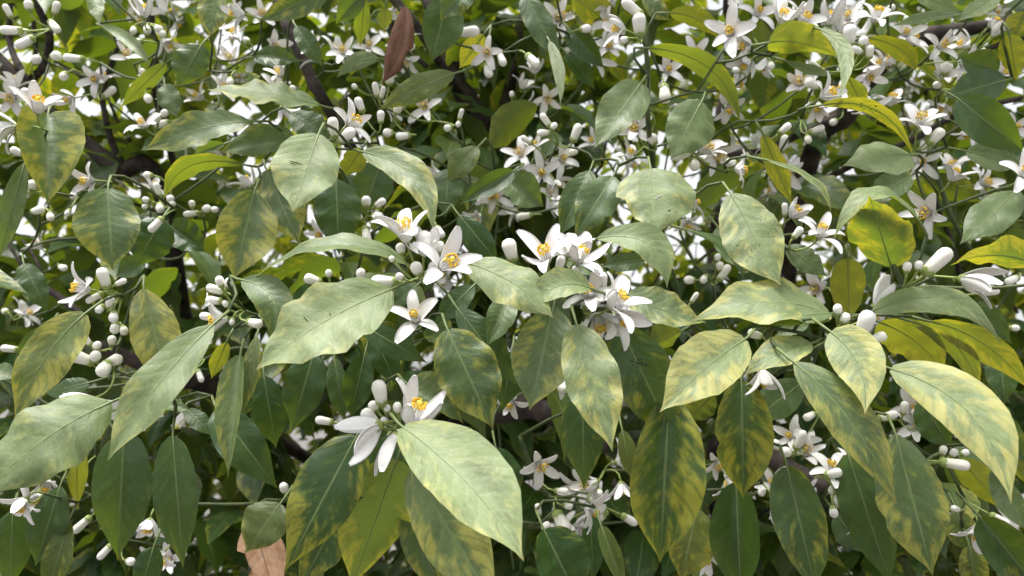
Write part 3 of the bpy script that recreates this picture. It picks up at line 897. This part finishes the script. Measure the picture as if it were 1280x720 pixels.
# open flowers read from the photograph: base x, y, distance, axis (right, up, towards the lens), openness, size
for a in [
    (509, 302, .465, (-.12, .9, .45), .50, 1.08), (551, 336, .455, (.55, .38, .7), .72, 1.10), (684, 328, .475, (-.22, .65, .7), .62, 1.05),
    (708, 322, .49, (-.05, .9, .4), .95, .85), (521, 402, .52, (-.1, .55, .85), .70, .95), (512, 529, .445, (.45, .85, .35), .32, 1.22),
    (494, 541, .45, (.0, -.95, .3), .30, 1.05, 2), (476, 530, .445, (-.90, -.28, .35), .30, 1.2, 4), (762, 384, .47, (.62, .6, .5), .50, 1.05),
    (731, 385, .485, (.15, .85, .5), .55, .9), (746, 392, .49, (.15, -.8, .5), .62, .95), (700, 470, .60, (-.2, -.7, .5), .5, .9),
    (532, 136, .72, (-.1, .15, 1), .72, .95), (434, 157, .58, (.80, .35, .5), .60, 1.0), (652, 196, .72, (-.3, .4, .9), .70, .95),
    (677, 216, .70, (0, -.1, 1), .72, 1.0), (700, 200, .72, (.4, .1, .9), .70, .9), (668, 186, .76, (0, .5, .8), .6, .85),
    (694, 226, .72, (.4, -.5, .6), .5, .8), (795, 162, .68, (-.3, .0, .9), .72, 1.0), (833, 90, .70, (.05, .1, 1), .66, .92),
    (913, 42, .60, (-.35, -.05, .9), .78, 1.1), (782, 38, .64, (-.85, .05, .35), .55, .95), (784, 200, .68, (.25, .7, .6), .72, .95),
    (876, 192, .62, (.55, .5, .6), .75, .95), (917, 212, .60, (.95, -.05, .25), .95, .85), (861, 254, .66, (.85, .1, .3), .9, .8),
    (858, 275, .66, (.1, -.8, .5), .6, .7), (1148, 158, .62, (-.12, .75, .7), .72, 1.0), (1165, 265, .60, (-.75, -.1, .35), .75, 1.0),
    (1188, 226, .64, (.28, .8, .4), .45, .95), (1276, 221, .58, (-.1, .5, .8), .65, 1.0), (1151, 202, .66, (-.3, -.1, .9), .72, .9),
    (1022, 298, .58, (.2, .8, .5), .65, 1.0), (988, 272, .62, (.45, .5, .5), .55, .9), (1094, 386, .50, (.42, .78, .35), .42, 1.05),
    (1199, 348, .50, (.95, -.15, .25), .25, 1.15), (1026, 122, .58, (.6, .3, .7), .6, .95), (1092, 28, .62, (.1, .7, .6), .7, 1.05),
    (977, 32, .60, (0, .8, .5), .55, 1.0), (1088, 138, .70, (.1, .3, .9), .7, .8), (47, 142, .56, (.35, .75, .5), .45, 1.1),
    (22, 158, .57, (-.8, -.25, .4), .4, 1.1), (118, 226, .64, (-.4, -.1, .7), .65, .95), (112, 362, .56, (-.55, .15, .6), .45, 1.0),
    (285, 398, .53, (-.85, -.1, .4), .55, .95), (118, 498, .55, (-.65, -.25, .6), .62, .95), (172, 500, .53, (.1, -.6, .6), .5, 1.0),
    (34, 622, .56, (-.05, -.65, .7), .5, .95), (48, 618, .60, (.3, -.5, .6), .5, .8), (188, 648, .62, (0, -.8, .5), .4, .95), (205, 690, .63, (-.3, -.5, .8), .6, .95), (60, 600, .62, (.2, -.6, .7), .5, .9), (1170, 640, .62, (-.2, -.5, .8), .6, .85), (880, 690, .62, (.1, -.6, .7), .5, .85),
    (214, 698, .72, (-.1, .1, .9), .72, .95), (672, 578, .60, (.35, -.2, .85), .70, .95), (731, 634, .60, (.75, -.3, .45), .60, 1.0),
    (776, 602, .66, (.05, -.8, .4), .75, .9), (738, 606, .66, (-.6, .1, .6), .6, .85), (1040, 592, .54, (-.15, .85, .4), .9, .9),
    (1058, 588, .56, (.5, .6, .4), .9, .8), (968, 622, .58, (.35, -.6, .6), .55, .95), (738, 372, .478, (-.2, .5, .8), .45, .95), (768, 396, .485, (.5, -.3, .75), .62, .95), (722, 330, .485, (.3, .75, .5), .5, .95), (530, 318, .475, (.1, .5, .8), .35, .95), (1222, 655, .56, (-.25, -.75, .45), .85, 1.0),
    (953, 462, .52, (.05, -.85, .35), .45, .9), (1068, 640, .60, (.5, -.6, .4), .4, .85), (352, 96, .78, (-.1, .4, .8), .6, .9),
    (182, 160, .70, (-.1, .5, .8), .65, .85), (122, 100, .82, (.1, -.2, .9), .7, .95), (160, 72, .86, (.2, .2, .8), .6, .9),
    (610, 65, .68, (-.1, -.3, .9), .7, .8), (618, 246, .72, (.2, -.1, .9), .65, .9), (600, 268, .74, (-.3, -.6, .5), .55, .9),
    (682, 122, .78, (.2, -.4, .7), .6, .9), (306, 18, .64, (-.9, .05, .35), .45, 1.0), (180, 24, .70, (0, .9, .3), .25, 1.1),
    (1172, 60, .72, (.2, .1, .9), .65, .9), (1198, 78, .72, (.4, -.3, .7), .6, .9), (1130, 45, .72, (-.2, .2, .9), .7, .9),
    (1085, 95, .72, (-.1, -.4, .8), .55, .9), (1022, 128, .66, (-.2, -.7, .5), .5, .9), (1108, 68, .78, (0, .4, .8), .6, .85),
    (1248, 90, .76, (-.2, -.2, .9), .6, .85), (1265, 160, .76, (0, 0, 1), .6, .85), (430, 68, .82, (0, .3, .9), .65, .95),
    (460, 60, .84, (.3, .2, .9), .65, .95), (395, 60, .85, (-.2, .2, .9), .6, .9), (760, 60, .78, (0, 0, 1), .65, .9),
    (745, 75, .80, (.2, -.3, .9), .6, .9), (945, 20, .70, (.1, .3, .9), .7, .95), (868, 70, .78, (0, .2, 1), .65, .95),
    (1000, 105, .70, (-.4, .1, .8), .6, .95), (290, 75, .85, (0, .2, .9), .6, .85), (255, 70, .80, (-.6, 0, .6), .5, .9),
    (330, 20, .85, (.1, .1, .9), .6, .9), (1000, 30, .66, (.3, .4, .8), .6, 1.0), (1060, 25, .7, (-.4, .3, .8), .65, .95),
    (908, 600, .66, (.2, -.7, .5), .5, .9), (896, 575, .68, (0, -.5, .7), .5, .8), (640, 500, .66, (-.2, -.4, .7), .5, .8),
    (990, 545, .6, (-.5, .2, .6), .4, .8), (105, 585, .7, (-.2, -.6, .5), .5, .8)]:
    x, y, d, ax, op, s = a[:6]
    flower_at(P(x, y, d), axis_world(*ax), op, s * (1.08 if d < .535 else 1.0), npet=a[6] if len(a) > 6 else 5, det=len(a) < 7)

# buds: centre x, y, length in px, direction of the tip in degrees (0 right, 90 up), distance, kind
def B(x, y, l, ang, d, kind=None, tow=.35):
    if kind is None: kind = 2 if l < 17 else R.choice((0, 1))
    w = math.radians(ang); c = math.sqrt(1 - tow * tow)
    bud_at(P(x, y, d), axis_world(math.cos(w) * c, math.sin(w) * c, tow), l / F * d * (1.0 if tow < .5 else 1.15), kind)
for b in [
    (638, 313, 30, 105, .47, 1), (480, 352, 32, 178, .48, 1), (501, 311, 15, 100, .47), (521, 336, 19, 110, .455, 2), (530, 303, 30, 85, .465, 1),
    (549, 309, 16, 70, .47), (541, 334, 16, 60, .46), (500, 346, 12, 150, .475), (490, 324, 9, 130, .475), (475, 491, 34, 97, .45, 1),
    (463, 522, 28, 130, .452, 1), (497, 510, 16, 95, .45), (484, 511, 11, 100, .455), (467, 508, 15, 120, .462), (481, 526, 12, 150, .452), (405, 526, 22, 165, .50, 0),
    (1081, 405, 36, 78, .475, 1), (1096, 423, 24, 25, .475, 1), (1047, 387, 15, 95, .49), (1056, 398, 15, 60, .49), (1172, 327, 42, 52, .47, 0),
    (1134, 334, 14, 95, .47), (1148, 332, 13, 85, .47), (753, 351, 22, 97, .475, 1), (745, 380, 17, 60, .47), (417, 160, 27, 92, .57, 1),
    (433, 170, 27, 35, .57, 1), (700, 330, 22, 75, .475, 1), (725, 318, 17, 60, .475), (693, 312, 24, 60, .48, 0),
    (137, 378, 17, 60, .55), (125, 386, 13, 230, .55), (142, 396, 15, 280, .55), (130, 348, 28, 98, .55, 1), (151, 353, 18, 20, .55), (118, 372, 22, 215, .56, 0),
    (108, 425, 17, 120, .57), (103, 448, 28, 155, .56, 1), (119, 446, 16, 60, .56), (130, 461, 19, 260, .55, 2, .7), (142, 451, 24, 20, .56, 1), (121, 432, 12, 40, .57),
    (140, 426, 14, 80, .58), (144, 410, 15, 270, .57), (155, 413, 13, 300, .58), (206, 493, 18, 20, .52), (275, 352, 15, 100, .53), (286, 354, 15, 60, .53),
    (267, 376, 19, 175, .53, 1), (270, 362, 24, 160, .535, 0), (282, 380, 10, 120, .53), (262, 396, 24, 170, .53, 0), (318, 404, 22, 350, .52, 1), (290, 402, 10, 260, .53),
    (22, 190, 17, 150, .60), (42, 231, 15, 180, .62), (32, 242, 15, 190, .62), (47, 263, 20, 10, .66, 1), (63, 271, 12, 300, .66), (92, 244, 11, 270, .66),
    (85, 266, 10, 250, .66), (185, 219, 11, 180, .68), (219, 216, 10, 60, .68), (197, 237, 19, 100, .68, 0), (183, 250, 10, 160, .68), (182, 258, 9, 200, .68),
    (200, 260, 14, 280, .66), (213, 249, 11, 80, .68), (214, 256, 12, 30, .68), (240, 255, 10, 90, .7), (258, 261, 12, 20, .7), (268, 262, 10, 0, .7),
    (239, 267, 19, 190, .7, 0), (195, 281, 24, 235, .62, 0), (10, 14, 18, 110, .75, 0), (36, 7, 14, 90, .72), (70, 10, 17, 60, .72), (68, 33, 24, 315, .70, 0),
    (14, 38, 25, 185, .68, 0), (31, 53, 25, 220, .68, 0), (30, 41, 13, 200, .69), (70, 70, 14, 10, .78), (92, 73, 24, 180, .78, 0), (167, 38, 11, 270, .72), (184, 37, 12, 280, .72),
    (198, 36, 13, 330, .72), (203, 42, 11, 300, .72), (170, 52, 17, 190, .74, 1), (185, 123, 13, 300, .72), (166, 108, 10, 250, .75), (195, 148, 15, 60, .72), (205, 142, 12, 40, .72),
    (288, 102, 12, 270, .7), (80, 95, 12, 240, .8), (476, 146, 16, 85, .62, 1), (450, 131, 20, 110, .64, 1), (500, 130, 16, 130, .7), (470, 112, 19, 100, .7, 0), (478, 116, 17, 70, .7, 0),
    (487, 100, 14, 80, .72), (485, 166, 13, 180, .66), (504, 170, 19, 190, .66, 1), (497, 137, 13, 60, .68), (512, 58, 14, 0, .72), (610, 88, 20, 285, .68, 1), (627, 74, 20, 290, .68, 1), (585, 40, 30, 0, .68, 0),
    (576, 143, 15, 70, .72, 0), (573, 155, 9, 250, .72), (560, 160, 11, 200, .72), (666, 76, 24, 310, .68, 0), (732, 36, 15, 0, .72), (790, 10, 32, 150, .62, 0), (799, 31, 28, 97, .62, 1),
    (780, 50, 13, 200, .63), (682, 150, 20, 130, .66, 0), (680, 166, 18, 190, .66, 1), (692, 158, 11, 40, .66), (720, 166, 24, 70, .66, 0), (831, 117, 26, 270, .66, 1), (801, 138, 22, 170, .66, 1),
    (658, 175, 17, 150, .68, 0), (816, 174, 15, 120, .66), (920, 88, 10, 170, .66), (978, 12, 24, 80, .60, 0), (1062, 45, 28, 95, .58, 1), (1071, 63, 19, 170, .58, 1), (1079, 52, 14, 80, .58), (1087, 65, 17, 95, .58, 1),
    (1015, 105, 22, 160, .58, 1), (981, 161, 18, 40, .66, 1), (1021, 162, 19, 20, .66, 0), (1010, 174, 12, 270, .66), (1170, 171, 24, 55, .62, 1), (1160, 165, 11, 100, .62), (1182, 86, 16, 90, .72),
    (1018, 82, 19, 160, .6, 0), (853, 193, 30, 200, .61, 0), (868, 206, 16, 280, .61), (914, 203, 14, 170, .6), (712, 191, 22, 10, .72, 0), (900, 333, 13, 100, .66), (905, 341, 24, 60, .66, 0),
    (862, 350, 15, 180, .68), (880, 349, 12, 240, .68), (897, 322, 11, 90, .66), (997, 291, 17, 55, .57, 1), (981, 262, 18, 100, .62, 0), (458, 252, 15, 95, .62), (475, 254, 17, 30, .62), (472, 271, 16, 350, .62), (449, 269, 15, 120, .62, 0),
    (458, 294, 24, 280, .62, 0), (451, 343, 16, 80, .56), (411, 342, 11, 90, .58), (391, 350, 22, 160, .56, 1), (702, 481, 24, 300, .56, 1), (944, 418, 20, 160, .53, 1), (702, 614, 18, 0, .60, 1),
    (710, 632, 13, 0, .60), (702, 653, 30, 300, .60, 1), (673, 637, 18, 100, .62, 0), (1000, 550, 28, 75, .58, 0), (983, 565, 15, 160, .58), (970, 556, 16, 130, .58), (1042, 592, 21, 20, .53, 1), (1050, 625, 17, 280, .53, 2, .7),
    (1041, 612, 14, 240, .54), (1042, 640, 14, 270, .56), (1130, 645, 19, 330, .6, 0), (1179, 563, 13, 90, .52), (1194, 580, 33, 355, .51, 0), (1192, 566, 12, 60, .53), (1206, 566, 11, 30, .6), (1195, 636, 14, 160, .56, 1), (1250, 650, 24, 330, .54, 0),
    (122, 604, 13, 180, .62), (123, 623, 13, 180, .62), (32, 614, 19, 90, .55), (355, 610, 15, 100, .58), (102, 656, 26, 225, .64, 0), (131, 690, 22, 230, .66, 0), (163, 702, 13, 0, .66), (211, 655, 9, 0, .66),
    (550, 290, 17, 300, .58, 1), (868, 372, 16, 60, .6, 0), (1012, 520, 18, 200, .6, 1), (1130, 510, 18, 90, .62, 1), (1110, 520, 24, 20, .62, 0), (1160, 530, 24, 30, .62, 0), (1240, 415, 14, 30, .6), (1236, 365, 24, 10, .58, 0),
    (1268, 410, 12, 0, .62), (1265, 350, 22, 200, .6, 0), (700, 255, 17, 200, .7, 0), (655, 270, 20, 190, .7, 0), (45, 75, 14, 40, .72), (12, 436, 20, 170, .66, 0), (45, 432, 13, 0, .68), (232, 465, 18, 200, .66, 0), (250, 470, 18, 300, .66, 0)]:
    B(*b)

# ------------------------------------------------------------------ leafy shoots further in: the leaves still told apart one by one
def template(seed, nu=10, nv=4):
    rr = random.Random(seed)
    L = .088; drop = rr.uniform(.05, .32)
    p0, p1, p2 = Vector((0, 0, 0)), Vector((0, L * .5, L * .10)), Vector((rr.uniform(-.1, .1) * L, L * (1 - drop * .3), -drop * L))
    def sf(c, T):
        s = T.cross(Vector((0, 0, 1))).normalized(); return s, s.cross(T).normalized()
    return leaf_grid(p0, p1, p2, sf, L * rr.uniform(.22, .28), nu, nv, rr.uniform(.08, .3), rr.uniform(.05, .14), seed, rr.uniform(.76, .92))
FT = []
for k in range(9):
    vs, fs, uvs = template(100 + k)
    FT.append(mesh_from('leaf', vs, fs, [M_LEAF], uvs=uvs))

def leaf_rot(dirv, nrm_hint, spin):
    y = dirv.normalized()
    x = y.cross(nrm_hint); x = x.normalized() if x.length > 1e-4 else y.orthogonal().normalized()
    z = x.cross(y)
    q = Matrix((x, y, z)).transposed().to_quaternion()
    return Quaternion(y, spin) @ q

def pix(p):
    r = p - CAM; d = r.dot(FWD)
    return 640 + F * r.dot(RGT) / d, 360 - F * r.dot(UPV) / d, d

GAPS = [(70, 105, 85, 55), (55, 305, 50, 50), (150, 20, 40, 25), (260, 660, 25, 25), (690, 660, 30, 22), (300, 45, 70, 30), (495, 50, 45, 35), (815, 70, 60, 60), (1230, 160, 30, 25), (860, 40, 60, 40), (1180, 65, 60, 20)]
def gap_value(x, y):
    g = 0
    for cx, cy, rx, ry in GAPS:
        q = ((x - cx) / rx) ** 2 + ((y - cy) / ry) ** 2
        g = max(g, 1.1 - q * .8)
    return max(0, min(1, g))

left_parts = 296 - leaf_n
made = 0
tries = 0
while made < left_parts and tries < 2000:
    tries += 1
    x, y, d = R.uniform(-30, 1310), R.uniform(-30, 750), R.uniform(.70, .98)
    if R.random() < gap_value(x, y): continue
    base = P(x, y, d)
    n = min(R.choice((2, 3, 3, 4)), left_parts - made)
    leaf_bases.append(base + FWD * .01)
    az = R.uniform(0, 6.28)
    for k in range(n):
        a = az + k * 2.4 + R.uniform(-.4, .4)
        dv = Vector((math.cos(a) * .8, math.sin(a) * .8 - .35, R.uniform(-1.1, -.1)))
        b = base + Vector((R.uniform(-.012, .012), R.uniform(-.012, .012), R.uniform(-.02, .02))) + dv.normalized() * .008
        o = add('leaf', R.choice(FT), tree, b, leaf_rot(dv, Z, R.uniform(-.7, .7)), R.uniform(.55, 1.2))
        top = y < 260
        o.color = (R.uniform(.1, .6) if R.random() < .6 else R.uniform(0, .2), R.uniform(.02, .35), R.choice((0, 0, 0, .3)), R.random())
        made += 1

# more blossom among them
def cluster(x, y, d, nf, nb):
    c = P(x, y, d)
    for _ in range(nf):
        ax = Vector((R.uniform(-1, 1), R.uniform(-1, .2), R.uniform(-.6, .9))).normalized()
        flower_at(c + ax * R.uniform(.010, .02) + Vector((R.uniform(-.014, .014), 0, R.uniform(-.014, .014))), ax, R.choice((.4, .6, .7, .75)), R.uniform(.85, 1.05))
    for _ in range(nb):
        ax = Vector((R.uniform(-1, 1), R.uniform(-1, .3), R.uniform(-.8, .9))).normalized()
        L = R.choice((.008, .009, .010, .014, .018))
        bud_at(c + ax * R.uniform(.012, .024), ax, L, 2 if L < .011 else R.choice((0, 1)))
spots = []
k = 0
for x, y, d, nf, nb in [(745, 600, .68, 3, 2), (770, 640, .70, 2, 2), (690, 660, .70, 2, 2), (1010, 560, .62, 2, 2), (960, 600, .64, 2, 1), (1050, 600, .58, 1, 3), (1150, 520, .64, 2, 2),
                        (1130, 80, .74, 3, 1), (1040, 60, .68, 3, 1), (960, 60, .70, 3, 1), (1180, 110, .76, 2, 2), (1230, 60, .74, 3, 1), (900, 110, .72, 2, 1), (1100, 150, .72, 2, 1), (860, 170, .66, 2, 1), (700, 40, .78, 2, 1), (320, 60, .82, 2, 1), (120, 130, .82, 2, 1)]:
    cluster(x, y, d, nf, nb)
while k < 48:
    x, y, d = R.uniform(0, 1280), R.uniform(0, 720), R.uniform(.72, .95)
    wgt = 1.0 if y < 240 else (.45 if y < 420 else .2)
    if x > 780 and y < 260: wgt = 1.6
    if R.random() * 1.6 > wgt: continue
    cluster(x, y, d, R.choice((1, 1, 2, 2)), R.choice((0, 1, 1)))
    k += 1

# ------------------------------------------------------------------ flower stalks: one branched stalk for each cluster
left = list(range(len(bloom_bases)))
anchors = []
while left:
    i = left.pop(0)
    grp = [i]
    for j in left[:]:
        if len(grp) < 9 and (bloom_bases[j][0] - bloom_bases[i][0]).length < .032:
            grp.append(j); left.remove(j)
    cen = sum((bloom_bases[j][0] for j in grp), Vector()) / len(grp)
    axm = sum((bloom_bases[j][1] for j in grp), Vector())
    axm = axm.normalized() if axm.length > .2 else Vector((0, 0, 1))
    anc = cen - axm * .010 + FWD * .008
    tb = Tubes()
    for j in grp:
        b, ax = bloom_bases[j]
        L = (b - anc).length
        m = b - ax * (.45 * L)
        tb.tube([bez(anc, m, b, q / 4) for q in range(5)], [.0009, .0008, .00075, .0008, .0011], 5)
    add('flower_stalk', tb.mesh('flower_stalk', M_CALYX, anc), tree, anc)
    anchors.append(anc)

# twigs that carry every leaf and every blossom
todo = leaf_bases + anchors
todo.sort(key=lambda p: -(p - CAM).dot(FWD))
for p in todo: attach(p, tdir=leaf_dirs.get(tuple(p)))
for tb in twig_sets:
    o0 = tb.v[0].copy()
    add('twig', tb.mesh('twig', M_TWIG, o0), tree, o0)

# ------------------------------------------------------------------ the rest of the crown: leaves, blossom and fine twigs too many to count
def build_mass(count, sampler, seed):
    rr = random.Random(seed)
    Ts = []
    for k in range(6):
        vs, fs, uvs = template(200 + k, 6, 2)
        Ts.append((np.array([tuple(v) for v in vs]), np.array(fs), np.array(uvs)))
    V, Fc, U, C = [], [], [], []
    off = 0; n = 0
    while n < count:
        got = sampler(rr)
        if got is None: continue
        base, dirs = got
        for dv, colr in dirs:
            tv, tf, tu = Ts[rr.randrange(6)]
            m = np.array(leaf_rot(dv, Z, rr.uniform(-.6, .6)).to_matrix())
            V.append(tv @ m.T * rr.uniform(.75, 1.15) + np.array(tuple(base + dv.normalized() * .006)))
            Fc.append(tf + off); U.append(tu); C.append(np.tile(np.array(colr, dtype=np.float32), (len(tv), 1)))
            off += len(tv); n += 1
    V, Fc, U, C = np.vstack(V), np.vstack(Fc), np.vstack(U), np.vstack(C)
    me = mesh_from('foliage', V - np.array(tuple(TREE)), Fc.tolist(), [M_FAR], uvs=U)
    at = me.attributes.new('leafcol', 'FLOAT_COLOR', 'POINT')
    at.data.foreach_set('color', C.astype(np.float32).ravel())
    return me

CEN, RAD = Vector((.05, 2.1, 1.85)), Vector((1.75, 1.60, 1.30))
def crown_sampler(rr):
    if rr.random() < .035:                     # and its leafy top outline
        x, y, d = rr.uniform(-80, 1360), rr.uniform(-100, 340), rr.uniform(1.15, 2.3)
        if rr.random() < gap_value(x, y) * .35: return None
        p = P(x, y, d); az = rr.uniform(0, 6.28)
        return p, [(Vector((math.cos(az + 2.4 * k), math.sin(az + 2.4 * k) - .2, rr.uniform(-1.0, .1))), (rr.uniform(.1, .7), rr.uniform(0, .2), 0, rr.random())) for k in range(4)]
    if rr.random() < .10:                      # the shaded heart and skirt of the crown are the densest
        if rr.random() < .82: x, y, d = rr.uniform(-80, 1360), rr.uniform(330, 820), rr.uniform(.98, 1.6)
        else: x, y, d = rr.uniform(500, 730), rr.uniform(30, 330), rr.uniform(1.05, 1.7)
        p = P(x, y, d); az = rr.uniform(0, 6.28)
        return p, [(Vector((math.cos(az + 2.4 * k), math.sin(az + 2.4 * k) - .3, rr.uniform(-1.6, -.2))), (rr.uniform(.0, .45), rr.uniform(0, .15), 0, rr.random())) for k in range(4)]
    p = Vector((rr.gauss(0, 1), rr.gauss(0, 1), rr.gauss(0, 1))).normalized()
    r = rr.uniform(.30, 1) ** .45
    p = CEN + Vector((p.x * RAD.x, p.y * RAD.y, p.z * RAD.z)) * r
    x, y, d = pix(p)
    if d < .55 or (d < .98 and -90 < x < 1370 and -110 < y < 830): return None
    if d < 6 and -100 < x < 1380 and rr.random() < gap_value(x, y) * .66: return None
    out = Vector((p.x - CEN.x, p.y - CEN.y, 0)).normalized()
    az = rr.uniform(0, 6.28); dirs = []
    for k in range(rr.choice((3, 4, 5))):
        a = az + 2.4 * k
        dv = out * .5 + Vector((math.cos(a), math.sin(a), 0)) * .8 + Vector((0, 0, rr.uniform(-1, .15)))
        dirs.append((dv, (rr.uniform(.1, .85) if d > 1.9 else rr.uniform(0, .45), rr.uniform(0, .22), rr.choice((0, 0, .3)) if d > 1.7 else 0, rr.random())))  # far leaves get yellower, more olive colour: backlight painted into the leaf tone
    return p, dirs
fol = add('foliage', build_mass(22000, crown_sampler, 5), tree, TREE)
fol['kind'] = 'stuff'
fol['label'] = 'mass of green leaves deeper in the crown'

def build_bloom_mass(count, seed):
    rr = random.Random(seed)
    vs, fs, fm = [], [], []
    n = 0
    while n < count:
        p = Vector((rr.gauss(0, 1), rr.gauss(0, 1), rr.gauss(0, 1))).normalized()
        p = CEN + Vector((p.x * RAD.x, p.y * RAD.y, p.z * RAD.z)) * rr.uniform(.55, .98)
        x, y, d = pix(p)
        if d < .97 or d > 1.9 or not (-60 < x < 1340 and -60 < y < 780): continue
        if rr.random() > (1 if y < 260 else .12): continue
        for _ in range(rr.choice((3, 4, 5))):
            ax = Vector((rr.uniform(-1, 1), rr.uniform(-1, .4), rr.uniform(-.7, .9))).normalized()
            c = p + ax * rr.uniform(.008, .022) + Vector((rr.uniform(-.01, .01),) * 3)
            if rr.random() < .45:
                a = ax.orthogonal().normalized(); b = ax.cross(a)
                for k in range(5):
                    w = 2 * math.pi * k / 5
                    rd = a * math.cos(w) + b * math.sin(w); tg = ax.cross(rd)
                    i0 = len(vs); L = .018
                    vs.extend([c, c + rd * L * .5 + tg * .0042 + ax * L * .35, c + rd * L + ax * L * .28, c + rd * L * .5 - tg * .0042 + ax * L * .35])
                    fs.append((i0, i0 + 1, i0 + 2, i0 + 3)); fm.append(0)
                ell(vs, fs, fm, c + ax * .008, ax, .003, .004, 1, 5, 3)
            else:
                L = rr.choice((.004, .005, .008))
                ell(vs, fs, fm, c, ax, max(.0036, L * .42), L, 0, 6, 4)
        n += 1
    return mesh_from('far_blossom', [v - TREE for v in vs], fs, [M_PETAL, M_ANTHER], fm)
bm_ = add('far_blossom', build_bloom_mass(95, 9), tree, TREE)
bm_['kind'] = 'stuff'
bm_['label'] = 'small white blossom and buds deeper in the crown'

def build_fine_twigs(count, seed):
    rr = random.Random(seed); tb = Tubes(); n = 0
    while n < count:
        p = Vector((rr.gauss(0, 1), rr.gauss(0, 1), rr.gauss(0, 1))).normalized()
        p = CEN + Vector((p.x * RAD.x, p.y * RAD.y, p.z * RAD.z)) * rr.uniform(.3, .95)
        if pix(p)[2] < 1.05: continue
        q = p + Vector((rr.uniform(-.16, .16), rr.uniform(-.05, .12), rr.uniform(-.25, -.05)))
        m = (p + q) / 2 + Vector((rr.uniform(-.03, .03), 0, rr.uniform(-.03, .03)))
        tb.tube([q, (q + m) / 2 + Vector((.004, 0, .003)), m, (m + p) / 2 + Vector((-.003, 0, .004)), p], [.0042, .0036, .003, .0024, .0015], 5); n += 1
    return tb.mesh('fine_twigs', M_BARK, TREE)
ft_ = add('fine_twigs', build_fine_twigs(260, 21), tree, TREE)
ft_['kind'] = 'stuff'
ft_['label'] = 'dark fine twigs inside the crown'
print('LEAVES', leaf_n + made, 'FLOWERS', n_flower, 'BUDS', n_bud, 'TWIGS', len(twig_sets), 'STALKS', len(anchors))
